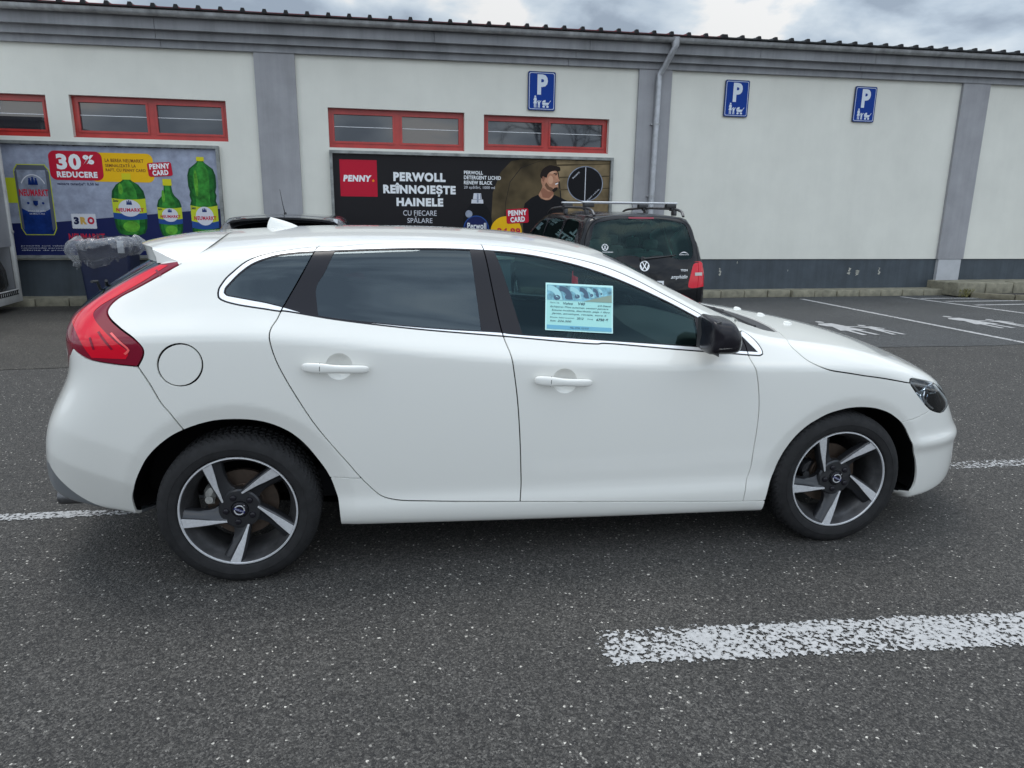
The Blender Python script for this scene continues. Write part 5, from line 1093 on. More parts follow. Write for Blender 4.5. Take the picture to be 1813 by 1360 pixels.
def bottle(P, x0, x1, z0, z1, sil, ly0, ly1, capz):
    cm = (x0+x1)/2; hw = (x1-x0)/2; H = z1-z0; q = lambda pts, k=1: [(cm+x*hw*k, z0+z*H) for x, z in pts]
    full = sil+[(-x, z) for x, z in sil[::-1]]
    P.poly('bottle_edge', q(full), 3, 'green_d'); P.poly('bottle', [(cm+(x-cm)*.86, z) for x, z in q(full)], 3.5, 'green')
    P.polys('bottle_core', [q([(x*.52, z*.985+.01) for x, z in sil]+[(-x*.60, z*.985+.01) for x, z in sil[::-1]])], 3.8, 'green_m')
    P.polys('bottle_shine', [[(cm-hw*.42+hw*.13*math.cos(t), z0+H*(.5*(ly1+capz))+H*(capz-ly1)*.30*math.sin(t)) for t in np.linspace(0, 6.28, 16)[:-1]]], 4, 'green_l'); P.polys('bottle_light', [[(cm+hw*.5*math.cos(t), z0+H*ly0*.52+H*ly0*.34*math.sin(t)) for t in np.linspace(0, 6.28, 20)[:-1]]], 4, 'green_l')
    ws = max(x for x, z in sil if z <= ly1 and z >= ly0-.1)
    cv = lambda za, zb, dz=.02: [(cm+hw*ws*t, z0+H*za-H*dz*(1-t*t)) for t in np.linspace(-1, 1, 9)]+[(cm+hw*ws*t, z0+H*zb-H*dz*(1-t*t)) for t in np.linspace(1, -1, 9)]
    P.poly('label_top', cv(ly0, ly1), 4.5, 'lime'); P.poly('label', cv(ly0, ly0+.30*(ly1-ly0)), 5, 'lab_b')
    P.poly('label_oval', ellipse(cm, z0+H*(ly0+.52*(ly1-ly0)), hw*.66*ws, H*(ly1-ly0)*.42, 28), 5.3, 'lab'); P.polys('label_emblem', crest(P, cm, z0+H*(ly0+.76*(ly1-ly0)), hw*.22, 5.6), 5.7, 'can_b')
    P.text('brand_lettering', [('NEUMARKT', (cm-hw*.80*ws, cm+hw*.84*ws, z0+H*(ly0+.34*(ly1-ly0)), z0+H*(ly0+.52*(ly1-ly0))))], 6, 'red_t', .04)
    P.text('small_print', [('Satu', (cm-hw*.95*ws, cm-hw*.62*ws, z0+H*(ly0+.82*(ly1-ly0)), z0+H*(ly0+.95*(ly1-ly0))))], 6, 'navy_t', .03, .3)
    cw = [x for x, z in sil if z >= capz-.001][0]; P.poly('bottle_cap', q([(cw*1.25, capz), (cw*1.2, 1), (-cw*1.2, 1), (-cw*1.25, capz)]), 5, 'cap')
bottle(A_, -3.193, -2.72, 1.04, 1.954, [(.45, 0), (.78, .03), (.93, .12), (1, .3), (1, .62), (.93, .72), (.66, .82), (.3, .88), (.22, .90), (.22, 1)], .27, .60, .90)
bottle(A_, -2.564, -2.214, 1.01, 1.883, [(.45, 0), (.8, .04), (.95, .14), (1, .25), (1, .55), (.86, .64), (.5, .72), (.36, .78), (.3, .89), (.3, 1)], .24, .52, .89)
bottle(A_, -2.09, -1.682, .86, 2.218, [(.6, 0), (.9, .04), (.97, .2), (.97, .48), (.88, .52), (.97, .58), (.90, .62), (1, .68), (1, .80), (.85, .87), (.35, .93), (.22, .95), (.22, 1)], .22, .47, .955)
# black hoarding
B_ = Poster('billboard', 'black detergent hoarding with a red square logo and a smiling man in a black shirt', (.045, 4.75, .70, 2.372), 9.35)
a, b, c_, d = B_.rect
B_.poly('backing', [(a+.04, c_+.04), (b-.04, c_+.04), (b-.04, d-.04), (a+.04, d-.04)], 0, 'black'); B_.frame()
B_.poly('arch_print', [(2.62, .75), (2.86, .75), (2.883, 1.593), (2.959, 1.948), (3.142, 2.177), (3.461, 2.29), (3.80, 2.32), (3.2, 2.32), (2.981, 2.28), (2.799, 2.095), (2.669, 1.767)], 1, 'brown')
B_.poly('tan_print', [(3.70, 2.325), (4.70, 2.325), (4.70, .75), (3.983, .75), (3.857, 1.71), (3.80, 2.10)], 1, 'tan')
B_.poly('brown_print', [(3.15, 2.17), (3.46, 2.285), (3.75, 2.32), (3.80, 2.0), (3.85, 1.6), (3.9, .75), (2.87, .75), (2.89, 1.59), (2.965, 1.94)], 1.2, 'brown')
B_.polys('arch_lines', [[(2.90+.0*t, 1.2) for t in (0,)]+[(3.9+.55*math.cos(t)*k, 1.55+.62*math.sin(t)*k) for t in np.linspace(0, 1.9, 16)]+[(3.9+.53*math.cos(t)*k, 1.55+.6*math.sin(t)*k) for t in np.linspace(1.9, 0, 16)] for k in (.95, 1.1)][0:0] or [[(3.72, 2.24-.2*k), (4.70, 2.28-.2*k), (4.70, 2.265-.2*k), (3.72, 2.215-.2*k)] for k in range(7)], 1.4, 'brown')
MAN = {'shirt': [[3.226, 1.186], [3.181, 1.418], [3.219, 1.598], [3.339, 1.697], [3.446, 1.742], [3.502, 1.674], [3.639, 1.66], [3.732, 1.746], [3.857, 1.697], [3.969, 1.647], [4.039, 1.191]], 'face': [[3.499, 2.022], [3.52, 2.073], [3.559, 2.111], [3.626, 2.143], [3.721, 2.153], [3.776, 2.116], [3.785, 2.078], [3.798, 2.015], [3.821, 1.978], [3.8, 1.959], [3.803, 1.934], [3.79, 1.918], [3.797, 1.875], [3.776, 1.831], [3.73, 1.815], [3.711, 1.797], [3.718, 1.746], [3.666, 1.676], [3.584, 1.659], [3.502, 1.689], [3.46, 1.742], [3.493, 1.811], [3.519, 1.883], [3.496, 1.954]], 'hair': [[3.48, 2.039], [3.497, 2.123], [3.544, 2.181], [3.638, 2.226], [3.733, 2.216], [3.815, 2.198], [3.822, 2.142], [3.784, 2.129], [3.735, 2.14], [3.654, 2.119], [3.606, 2.075], [3.589, 2.024], [3.553, 2.031], [3.544, 1.98], [3.51, 2.009]], 'beard': [[3.689, 1.822], [3.729, 1.861], [3.764, 1.872], [3.792, 1.867], [3.776, 1.826], [3.739, 1.798], [3.706, 1.789]], 'eye': [[3.723, 2.077], [3.763, 2.086], [3.78, 2.073], [3.737, 2.065]], 'smile': [[3.719, 1.932], [3.789, 1.959], [3.795, 1.926], [3.747, 1.892]], 'ear': [[3.515, 2.04], [3.542, 2.045], [3.559, 2.01], [3.544, 1.954], [3.517, 1.972]], 'brown': [[3.7, 2.403], [4.619, 2.377], [4.674, 1.196], [3.983, 1.191], [3.857, 1.71], [3.814, 2.218]], 'arch1': [[2.62, 1.181], [2.861, 1.183], [2.883, 1.593], [2.959, 1.948], [3.142, 2.177], [3.461, 2.31], [3.703, 2.316], [3.7, 2.403], [3.298, 2.393], [2.981, 2.322], [2.799, 2.095], [2.669, 1.767]]}
B_.poly('man_shirt', [(x, z if z > 1.2 else .75) for x, z in MAN['shirt']], 2, 'cloth'); B_.poly('man_neck_and_face', catmull(np.array(MAN['face']), .02, True), 3, 'skin')
B_.poly('man_hair', catmull(np.array(MAN['hair']), .02, True), 4, 'hair'); B_.poly('man_beard', MAN['beard'], 4, 'hair')
B_.poly('man_shade', [(3.493, 1.811), (3.53, 1.86), (3.62, 1.80), (3.72, 1.80), (3.711, 1.76), (3.64, 1.69), (3.53, 1.70)], 3.5, 'skin_d')
B_.poly('man_ear', MAN['ear'], 4.5, 'skin_d'); B_.polys('man_smile', [[(3.735, 1.925), (3.788, 1.948), (3.792, 1.932), (3.752, 1.912)]], 4, 'white'); B_.poly('man_cheek', ellipse(3.66, 1.99, .045, .07, 16), 3.3, 'skin_l'); B_.poly('man_brow', ellipse(3.69, 2.11, .06, .022, 12), 3.3, 'skin_l'); B_.poly('man_jaw', [(3.56, 1.90), (3.60, 1.84), (3.68, 1.80), (3.72, 1.81), (3.70, 1.86), (3.64, 1.88), (3.585, 1.95)], 3.4, 'hair_soft'); B_.polys('man_eye', [MAN['eye'], [(3.70, 2.085), (3.79, 2.098), (3.795, 2.108), (3.72, 2.105)], [(3.74, 1.945), (3.80, 1.962), (3.80, 1.955), (3.74, 1.935)]], 4, 'hair')
B_.poly('logo_square', [(.193, 1.669), (.776, 1.669), (.776, 2.236), (.193, 2.236)], 2, 'red'); B_.text('logo_lettering', [('PENNY', (.241, .69, 1.90, 2.0))], 3, 'white', .06, .15); B_.poly('logo_dot', ellipse(.713, 1.918, .02, .02, 14), 3, 'orange')
B_.text('headline', [('PERWOLL', (1.035, 1.881, 1.918, 2.062)), ('REÎNNOIEȘTE', (.867, 2.047, 1.685, 1.894)), ('HAINELE', (1.075, 1.839, 1.528, 1.66))], 2, 'white', .055)
B_.text('headline_small', [('CU FIECARE', (1.179, 1.728, 1.377, 1.462)), ('SPĂLARE', (1.245, 1.657, 1.26, 1.366))], 2, 'lab', .0)
B_.text('product_lettering', [('PERWOLL', (2.186, 2.502, 2.05, 2.107)), ('DETERGENT LICHID', (2.185, 2.805, 1.971, 2.032)), ('RENEW BLACK', (2.185, 2.663, 1.89, 1.95))], 2, 'white', .03); B_.text('product_lettering', [('20 spălări, 1000 ml', (2.185, 2.703, 1.81, 1.871))], 2, 'lab', .005)
B_.poly('detergent_bottle', [(2.17, .76), (2.17, 1.30), (2.20, 1.45), (2.27, 1.54), (2.31, 1.59), (2.51, 1.59), (2.57, 1.54), (2.63, 1.45), (2.66, 1.3), (2.66, .76)], 2, 'cloth')
B_.polys('detergent_cap', [[(2.307, 1.587), (2.511, 1.587), (2.505, 1.65), (2.313, 1.65)], [(2.335, 1.655), (2.483, 1.655), (2.47, 1.751), (2.348, 1.751)]], 3, 'lab'); B_.polys('detergent_cap', [[(2.40, 1.60), (2.43, 1.60), (2.43, 1.745), (2.40, 1.745)], [(2.46, 1.66), (2.475, 1.66), (2.465, 1.74), (2.452, 1.74)]], 3.4, 'silver')
B_.poly('detergent_seal', ellipse(2.266, 1.415, .060, .060, 24), 3, 'silver'); B_.poly('label_rim', ellipse(2.39, 1.18, .215, .21, 32), 3.2, 'lab_b'); B_.poly('label_disc', ellipse(2.39, 1.175, .20, .20, 32), 3.6, 'navy'); B_.text('label_lettering', [('Perwoll', (2.24, 2.56, 1.17, 1.27))], 4, 'white', .02)
B_.poly('price_disc', ellipse(2.905, 1.13, .27, .255, 36), 3, 'yellow'); B_.text('price_lettering', [('24,99', (2.75, 3.15, 1.06, 1.19))], 4, 'red_t', .04); badge(B_, 2.893, 3.298, 1.25, 1.53, 5, .07)
B_.poly('disc_rim', ellipse(4.27, 1.935, .318, .292, 48), 3, 'silver'); B_.poly('disc', ellipse(4.27, 1.935, .303, .278, 48), 3.4, 'cloth'); B_.poly('disc_line', [(4.265, 1.66), (4.278, 1.66), (4.278, 2.208), (4.265, 2.208)], 4, 'lab')
B_.text('disc_lettering', [('ÎNAINTE', (4.02, 4.18, 2.06, 2.09))], 4, 'lab', .02, rot=.75); B_.text('disc_lettering', [('ȘI DUPĂ 12 SPĂLĂRI', (4.28, 4.56, 1.74, 1.77))], 4, 'lab', .02, rot=.75)
# ------------------------------------------------------------------ parked cars behind the hatchback
def boxy_car(hw, top, rear, length, kr=.12):
    fh, ft, fr_ = nspline(*zip(*hw)), nspline(*zip(*top)), nspline(*zip(*rear))
    def Fv(x, y, z):
        y = np.abs(y); w = fh(z)-.09*np.clip((x-length+.9)/.9, 0, 1)**2-.03*np.clip((.5-x)/.5, 0, 1)**2
        for cx in (.82, length-.93):
            r = np.hypot(x-cx, z-.33); w = w+.02*np.clip(1-(r-.36)/.06, 0, 1)
        v = smax(y-w, (z-(ft(x)-.05*(y/.7)**2))*.95, kr); v = smax(v, x-(length-.18*(y/.8)**2.2-.25*np.clip((z-.75)/.3, 0, 1)**2), .2)
        v = smax(v, (fr_(z)+.09*(y/.8)**2.4-x)*.92, .11); return smax(v, .24-z, .04)
    return Fv
def vehicle(root, Fv, length, wins_side, rear_win, lamp_poly, paint, glass, screen, wheel_src):
    sv = Shell(Fv, .9, length-1.2, .85, .9); sd = lambda P: catmull(np.array([sv.side(x, z) for x, z in P]), .03, True)
    rp_ = lambda P: np.array([sv.rear(y, z) for y, z in P])
    ws = [sd(P) for P in wins_side]; rw = catmull(rp_(rear_win), .03); rw[0, 1] = VC; rw[-1, 1] = VC; lp = catmull(rp_(lamp_poly[0])if len(lamp_poly) == 1 else np.vstack([rp_(lamp_poly[0]), np.array([sv.side(x, z) for x, z in lamp_poly[1]])]), .02, True)
    sc = catmull(np.array([sv.top(x, y) for x, y in screen]), .04); sc[0, 1] = VC; sc[-1, 1] = VC
    arch = []
    for cx in (.82, length-.93): P = np.array([sv.side(cx+.36*math.cos(a), .33+.36*math.sin(a)) for a in np.linspace(-.2, math.pi+.2, 30)]); arch.append(np.vstack([P, (P[-1, 0], -.75), (P[0, 0], -.75)]))
    tg = catmull(rp_([(0, 1.66), (.60, 1.62), (.72, 1.45), (.77, 1.1), (.76, .8), (.72, .56), (0, .54)]), .03)[1:-1]
    sv.cut(ws+[rw, lp, sc]+arch, [tg], .06, .003)
    c = sv.c; fr = np.ones(len(c), bool); reg = {}
    def tk(k, m):
        nonlocal fr
        reg[k] = m & fr; fr = fr & ~reg[k]
    tk('arch', inpoly(c, arch[0]) | inpoly(c, arch[1])); tk('gap', sv.g)
    for i, p in enumerate(ws): tk('w%d' % i, inpoly(c, p))
    tk('rear', inpoly(c, rw)); tk('lamp', inpoly(c, lp)); tk('screen', inpoly(c, sc)); tk('body', fr.copy())
    b = sv.make('body', reg['body'], paint, root, 0, .02)
    for i in range(len(ws)):
        for s_ in ('near', 'far'): sv.make('side_window', reg['w%d' % i], glass, root, -.004, .01, s_)
    sv.make('rear_window', reg['rear'], glass, root, -.004, .01); sv.make('windscreen', reg['screen'], M['glass_screen'], root, -.004, .01)
    sv.make('body_lining', reg['body'] | reg['gap'] | reg['lamp'], M['dark'], root, -.03, 0)
    tls = [sv.make('tail_light', reg['lamp'], M['red_lens'], root, .002, .03, s_) for s_ in ('near', 'far')]
    for i, (x, sg) in enumerate(((.82, -1), (length-.93, -1), (.82, 1), (length-.93, 1))):
        w_ = copy_tree(wheel_src, root); w_.location = (x, sg*.86, .318); w_.rotation_euler = (0, .3*i if sg < 0 else 0, 0 if sg < 0 else math.pi)
        for ch in list(w_.children):
            if ch.name.startswith('brake_caliper'): bpy.data.objects.remove(ch)
    for cx in (.82, length-.93):
        mb = MB()
        for sg in (-1, 1): mb.grid([[(cx+.375*math.cos(a), sg*y, .33+.375*math.sin(a)) for a in np.linspace(-.2, math.pi+.2, 24)] for y in (.87, .55)])
        mb.build('wheel_housing', M['dark'], root)
    return sv, b, tls
M['van_paint'] = mat('black_van_paint', (.004, .004, .006), .25, spec=.15, coat=.45); M['van_glass'] = glass_mat('green_van_glass', (.50, .84, .74), base=.03, gl=(.5, .72, .72))
M['suv_paint'] = mat('dark_grey_car_paint', (.035, .037, .042), .25, spec=.5, coat=1)
LV = 4.63
Fvan = boxy_car([(.2, .86), (.5, .895), (.8, .905), (1.0, .895), (1.12, .872), (1.4, .785), (1.6, .71), (1.8, .64)], [(0, 1.69), (.5, 1.715), (1, 1.73), (2, 1.735), (2.7, 1.68), (3.1, 1.50), (3.5, 1.22), (3.8, 1.03), (4.3, .93), (4.7, .80)], [(.2, .04), (.5, .0), (.9, .01), (1.05, .035), (1.2, .075), (1.4, .13), (1.6, .20), (1.75, .27)], LV)
van = empty('people_carrier', bw(3.50, 4.52), BY+math.pi/2); van.scale = (.86,)*3
tag(van, 'black people carrier with silver roof bars parked facing the supermarket wall', 'car')
sv, vb, vt = vehicle(van, Fvan, LV, [[(.50, 1.16), (.54, 1.55), (.62, 1.60), (1.18, 1.61), (1.22, 1.56), (1.16, 1.14)], [(1.28, 1.13), (1.33, 1.58), (1.38, 1.61), (2.12, 1.60), (2.16, 1.56), (2.16, 1.11)], [(2.24, 1.10), (2.24, 1.56), (2.3, 1.60), (2.6, 1.57), (3.2, 1.22), (3.25, 1.10)]],
    [(0, 1.625), (.50, 1.615), (.60, 1.585), (.655, 1.45), (.70, 1.25), (.68, 1.175), (.5, 1.15), (0, 1.145)], [[(.70, 1.09), (.78, 1.11), (.82, 1.12)], [(.12, 1.12), (.20, 1.08), (.21, .95), (.19, .82), (.10, .80)][:5]+[(.05, .80)]], M['van_paint'], M['van_glass'], [(2.75, 0), (2.78, .4), (2.85, .58), (3.55, .68), (3.70, .4), (3.76, 0)], w0)
def rear_face(sv, y, z, off=.004): p = sv._march((sv.X0+.4, abs(y), z), (-1, 0, 0)); n = sv.normal(p[None])[0]; return p[0]+off*n[0], n
def on_rear(root, sv, name, build2d, m, off=.005, par=None, fix=False):
    """flat drawing in (y, z) seen from behind (y to the right) laid on the rear face"""
    mb = MB(); build2d(mb); V = []
    for v in mb.v: x, _ = rear_face(sv, v[0], v[2], off+abs(v[1])); V.append((x-.0, -v[0], v[2]))
    mb.v = V; return mb.build(name, m, par or root, fix=fix)
# in this frame +y is the car's left = the left side of the photo
def ring(mb, cx, cz, r0, r1, n=32, mi=0): mb.grid([[(cx+r*math.cos(a), 0, cz+r*math.sin(a)) for a in np.linspace(0, 2*math.pi, n+1)] for r in (r0, r1)], mi)
def stroke(mb, a, b, w, mi=0):
    d = np.array(b)-np.array(a); d = d/np.linalg.norm(d); o = np.array([-d[1], d[0]])*w/2; mb.add([(a[0]+o[0], 0, a[1]+o[1]), (a[0]-o[0], 0, a[1]-o[1]), (b[0]-o[0], 0, b[1]-o[1]), (b[0]+o[0], 0, b[1]+o[1])], [(0, 1, 2, 3)], mi)
def roundel(mb, cx, cz, r, mi=0):
    ring(mb, cx, cz, r*.84, r, mi=mi)
    for p in (((-.42, .76), (-.06, .04)), ((-.06, .04), (.0, .04)), ((.06, .04), (.42, .76)), ((-.84, .22), (-.42, -.74)), ((-.42, -.74), (0, .0)), ((0, 0), (.42, -.74)), ((.42, -.74), (.84, .22))): stroke(mb, (cx+p[0][0]*r, cz+p[0][1]*r), (cx+p[1][0]*r, cz+p[1][1]*r), r*.17, mi)
on_rear(van, sv, 'badge_disc', lambda mb: mb.add([(.0+.064*math.cos(a), 0, 1.075+.064*math.sin(a)) for a in np.linspace(0, 6.283, 25)[:-1]], [list(range(24))]), M['trim'], .006, vb)
on_rear(van, sv, 'badge', lambda mb: roundel(mb, 0, 1.075, .064), M['chrome'], .010, vb)
def plate(mb): mb.add([(-.26, 0, .78), (.26, 0, .78), (.26, 0, .89), (-.26, 0, .89)], [(0, 1, 2, 3)])
pl = on_rear(van, sv, 'number_plate', plate, M['white'], .012); on_rear(van, sv, 'plate_lettering', lambda mb: text_into(mb, 'CJ 08 RBD', (-.22, .24, .80, .87), 0, .03), M['trim'], .015, pl)
on_rear(van, sv, 'rear_lettering', lambda mb: (text_into(mb, 'TDI', (.50, .60, 1.005, 1.03), 0, .02), text_into(mb, 'amphidin', (.36, .60, .90, .96), 0, .005, shear=.5)), M['chrome'], .006, vb)
def stk(mb): roundel(mb, -.50, 1.30, .042); text_into(mb, 'CLUB ROMANIA', (-.54, -.40, 1.235, 1.25), 0, .02)
on_rear(van, sv, 'window_sticker', stk, M['white'], .004, vb)
def stk2(mb): mb.add([(.50+.12*t, 0, 1.225+.022*math.sin(math.pi*t)) for t in np.linspace(0, 1, 10)]+[(.50+.12*t, 0, 1.222+.014*math.sin(math.pi*t)) for t in np.linspace(1, 0, 10)], [list(range(20))]); text_into(mb, 'MARINA STYLE', (.49, .63, 1.205, 1.217), 0, .02)
on_rear(van, sv, 'window_sticker', stk2, M['white'], .004, vb)
on_rear(van, sv, 'high_brake_light', lambda mb: mb.add([(-.17, 0, 1.652), (.17, 0, 1.652), (.17, 0, 1.672), (-.17, 0, 1.672)], [(0, 1, 2, 3)]), M['red_dark'], .006, vb)
mb = MB(); P0 = [(rear_face(sv, y, z, .03)[0], -y, z) for y, z in ((-.02, 1.165), (.10, 1.175), (.42, 1.205))]; mb.tube(P0, [.014, .010, .006], 8); mb.tube([(P0[0][0]+.0, .02, 1.165), (P0[0][0]+.04, .02, 1.16)], .03, 12); mb.build('rear_wiper', M['plastic'], vb, 40)
for t_ in vt:
    sgn = 1 if t_ is vt[1] else -1; mb = MB(); rows = []
    for z in (.945, .985): rows.append([(rear_face(sv, y, z, .006)[0], sgn*y, z) for y in np.linspace(.715, .83, 6)])
    mb.grid(rows); mb.build('indicator_lens', M['clear_lens'], t_, fix=False)
for sg in (-1, 1):
    mb = MB(); pts = [(.30, sg*.60, 1.685), (.36, sg*.605, 1.735), (.50, sg*.61, 1.765), (1.2, sg*.615, 1.785), (2.0, sg*.615, 1.78), (2.5, sg*.60, 1.745), (2.62, sg*.60, 1.69)]; mb.tube([tuple(p) for p in catmull(np.array(pts), .06)], .017, 10)
    for x in (.62, 1.62): mb.box((x-.05, sg*.585, 1.69), (x+.05, sg*.63, 1.765), bev=.01)
    mb.build('roof_rail', M['barrel'], van, 40)
for k, x in enumerate((.66, 1.66)):
    mb = MB(); mb.box((x-.035, -.66, 1.838), (x+.035, .66, 1.862), bev=.011); cb_ = mb.build('roof_bar', M['alloy'], van, 40)
    for sg in (-1, 1):
        mb = MB(); mb.box((x-.045, sg*.50, 1.785), (x+.045, sg*.64, 1.838), bev=.012); mb.box((x-.04, sg*.57, 1.75), (x+.04, sg*.64, 1.79), bev=.01); mb.build('bar_foot', M['plastic'], cb_, 40)
for i, (x, ys) in enumerate(((.95, (-.38, .38)), (1.75, (-.42, 0, .42)), (2.6, (-.4, .4)))):
    for y in ys:
        mb = MB(); T = Matrix.Translation((x, y, .75)) @ Matrix.Rotation(math.radians(-14), 4, 'Y'); mb.box((-.06, -.21, 0), (.06, .21, .47), 0, T, .05); mb.box((-.05, -.10, .50), (.05, .10, .64), 0, T, .04); mb.box((.0, -.21, -.1), (.5, .21, .04), 0, T, .05); mb.build('seat', M['seat'], van, 50)
mb = MB(); mb.box((.3, -.78, .45), (3.9, .78, .62)); mb.box((3.2, -.7, .62), (3.8, .7, 1.02), bev=.05); mb.build('cabin_floor', M['dark'], van)
# dark car whose roof edge shows over the hatchback's roof
LS = 4.4
Fsuv = boxy_car([(.2, .85), (.5, .89), (.8, .90), (1.0, .88), (1.12, .85), (1.4, .75), (1.6, .66), (1.8, .58)], [(0, 1.60), (.35, 1.635), (1, 1.655), (2, 1.64), (2.6, 1.55), (3.0, 1.36), (3.4, 1.10), (3.7, .98), (4.2, .88), (4.6, .76)], [(.2, .04), (.5, .0), (.9, .03), (1.05, .07), (1.2, .14), (1.4, .25), (1.55, .35), (1.7, .46)], LS)
suv = empty('parked_car', bw(-.235, 4.42), BY+math.pi/2); suv.scale = (.865,)*3
tag(suv, 'dark grey parked car almost hidden behind the hatchback, only its roof spoiler and aerial showing', 'car')
s2, sb, st_ = vehicle(suv, Fsuv, LS, [[(.62, 1.14), (.70, 1.50), (1.15, 1.54), (1.18, 1.12)], [(1.26, 1.11), (1.26, 1.54), (2.05, 1.53), (2.08, 1.08)], [(2.16, 1.07), (2.16, 1.51), (2.45, 1.47), (3.1, 1.15), (3.15, 1.05)]],
    [(0, 1.545), (.45, 1.53), (.56, 1.49), (.64, 1.3), (.68, 1.16), (.6, 1.10), (.3, 1.08), (0, 1.08)], [[(.66, .98), (.76, 1.0), (.80, 1.01)], [(.16, 1.0), (.24, .96), (.22, .80), (.12, .78)]], M['suv_paint'], M['glass_dark'], [(2.55, 0), (2.6, .4), (2.68, .55), (3.3, .66), (3.42, .4), (3.5, 0)], w0)
mb = MB(); rows = []
for t in np.linspace(-1, 1, 25):
    y = .60*t; e = max(0, 1-abs(t)**8)**.5
    rows.append([(.46, y, 1.628-.035*t*t-.02*(1-e)), (.26, y, 1.632-.035*t*t-.02*(1-e)), (.13+.10*abs(t)**3, y, 1.618-.04*t*t-.03*(1-e)), (.14+.10*abs(t)**3, y, 1.596-.045*t*t-.01*(1-e)), (.30, y, 1.585-.05*t*t), (.46, y, 1.585-.05*t*t)])
mb.grid(rows); mb.add(rows[0], [list(range(6))]); mb.add(rows[-1], [list(range(6))]); sp = mb.build('roof_spoiler', M['suv_paint'], suv, 40)
mb = MB(); mb.box((.225, -.60, 1.555), (.27, -.555, 1.60)); mb.build('spoiler_reflector', M['white'], sp)
mb = MB(); mb.tube([(.72, .02, 1.64), (.66, .035, 1.76), (.58, .05, 1.93)], [.006, .004, .002], 6); mb.lathe([(.0, 1.675), (.012, 1.67), (.022, 1.64), (.022, 1.62)], Matrix.Translation((.73, .02, 0)), 12, axis='z'); mb.build('aerial', M['plastic'], suv, 40)
# ------------------------------------------------------------------ litter bin with clear bag
bn_ = empty('litter_bin', bw(-3.02, 8.42), BY); tag(bn_, 'navy blue litter bin with a crumpled clear plastic bag over its rim', 'bin')
M['bin'] = mat('navy_bin_plastic', (.010, .016, .05), .45, noise=(6, .2))
mb = MB(); rows = []
for z, k in ((.0, .84), (.02, .86), (.80, .97), (.93, 1.0), (.95, 1.06), (.99, 1.06), (.99, .98), (.90, .96)): rows.append([(x*k, y*k, z) for x, y in rrect(-.34, .34, -.27, .27, .05)])
mb.grid(rows, closed=True); mb.build('bin_body', M['bin'], bn_, 40)
bag = bpy.data.materials.new('clear_bag'); bag.use_nodes = True; n_, l_ = bag.node_tree.nodes, bag.node_tree.links; n_.clear()
o_ = n_.new('ShaderNodeOutputMaterial'); t_ = n_.new('ShaderNodeBsdfTransparent'); t_.inputs[0].default_value = (.93, .94, .95, 1); d_ = n_.new('ShaderNodeBsdfDiffuse'); d_.inputs[0].default_value = (.75, .77, .8, 1); g_ = n_.new('ShaderNodeBsdfGlossy'); g_.inputs[1].default_value = .12
lw = n_.new('ShaderNodeLayerWeight'); lw.inputs[0].default_value = .45; m1 = n_.new('ShaderNodeMixShader'); m2_ = n_.new('ShaderNodeMixShader'); mr_ = n_.new('ShaderNodeMapRange'); mr_.inputs['To Min'].default_value = .03; mr_.inputs['To Max'].default_value = .62
l_.new(lw.outputs['Facing'], mr_.inputs[0]); l_.new(mr_.outputs[0], m1.inputs[0]); l_.new(t_.outputs[0], m1.inputs[1]); l_.new(d_.outputs[0], m1.inputs[2]); m2_.inputs[0].default_value = .10; l_.new(m1.outputs[0], m2_.inputs[1]); l_.new(g_.outputs[0], m2_.inputs[2]); l_.new(m2_.outputs[0], o_.inputs[0])
from mathutils import noise as mnoise
rows = []; N_ = 150
for i, (t, z0_, k) in enumerate([(t, 1.05-.38*t**1.1, 1.02+.34*math.sin(math.pi*min(1, t*1.25))**.8-.18*t*t) for t in np.linspace(0, 1, 26)]):
    row = []
    for a in np.linspace(0, 2*math.pi, N_+1)[:-1]:
        q = Vector((math.cos(a)*4.2, math.sin(a)*4.2, t*2.4)); w1 = mnoise.ridged_multi_fractal(q, .9, 2.1, 5, .9, 2.)*.055+mnoise.noise(q*.5)*.06
        r = k+w1*(.3+1.2*t); x, y = .36*math.copysign(abs(math.cos(a))**.7, math.cos(a))*r, .29*math.copysign(abs(math.sin(a))**.7, math.sin(a))*r
        row.append((x-.12*t*(1 if x < 0 else .3), y, z0_+.05*mnoise.noise(q*.8)+.02*math.cos(a*3)*t+(-.03*t if x < 0 else .01)))
    rows.append(row)
mb = MB(); mb.grid(rows, closed=True); bb = mb.build('clear_bag', bag, bn_, None, fix=False)
mb = MB(); mb.box((.20, -.30, .84), (.28, -.265, 1.01)); mb.build('bag_bracket', M['pil_lo'], bn_)
# ------------------------------------------------------------------ white framed shelter at the left edge
SR = empty('trolley_shelter', bw(-4.36, 8.78), BY); tag(SR, 'white metal framed shelter with grey side panel at the left photo edge', 'shelter')
M['wf'] = mat('chalky_white_metal', (.50, .50, .49), .5, noise=(4, .18)); M['pvc'] = mat('grey_sheet_panel', (.25, .255, .27), .35, noise=(.8, .25), spec=.4); M['wf2'] = mat('grey_metal_rail', (.30, .30, .30), .5)
mb = MB()
for y0 in (-.07, -1.35, -2.6): mb.box((-.05, y0, .12), (.0, y0+.07, 2.75), bev=.008)
mb.box((-.05, -2.53, .12), (.0, -.07, .30), bev=.006); mb.box((-.05, -2.53, 2.65), (.0, -.07, 2.75), bev=.006)
for y0 in (-.07, -2.6): mb.box((-2.4, y0, .12), (-2.33, y0+.07, 2.75), bev=.008); mb.box((-2.33, y0+.01, 2.65), (-.05, y0+.06, 2.75))
mb.build('frame', M['wf'], SR, 40)
mb = MB(); mb.box((-.035, -2.53, .90), (-.022, -.0701, 2.65)); mb.build('side_panel', M['pvc'], SR)
mb = MB(); mb.box((-2.4, -2.6, 2.751), (.05, .05, 2.80)); mb.build('shelter_roof', M['wf'], SR)
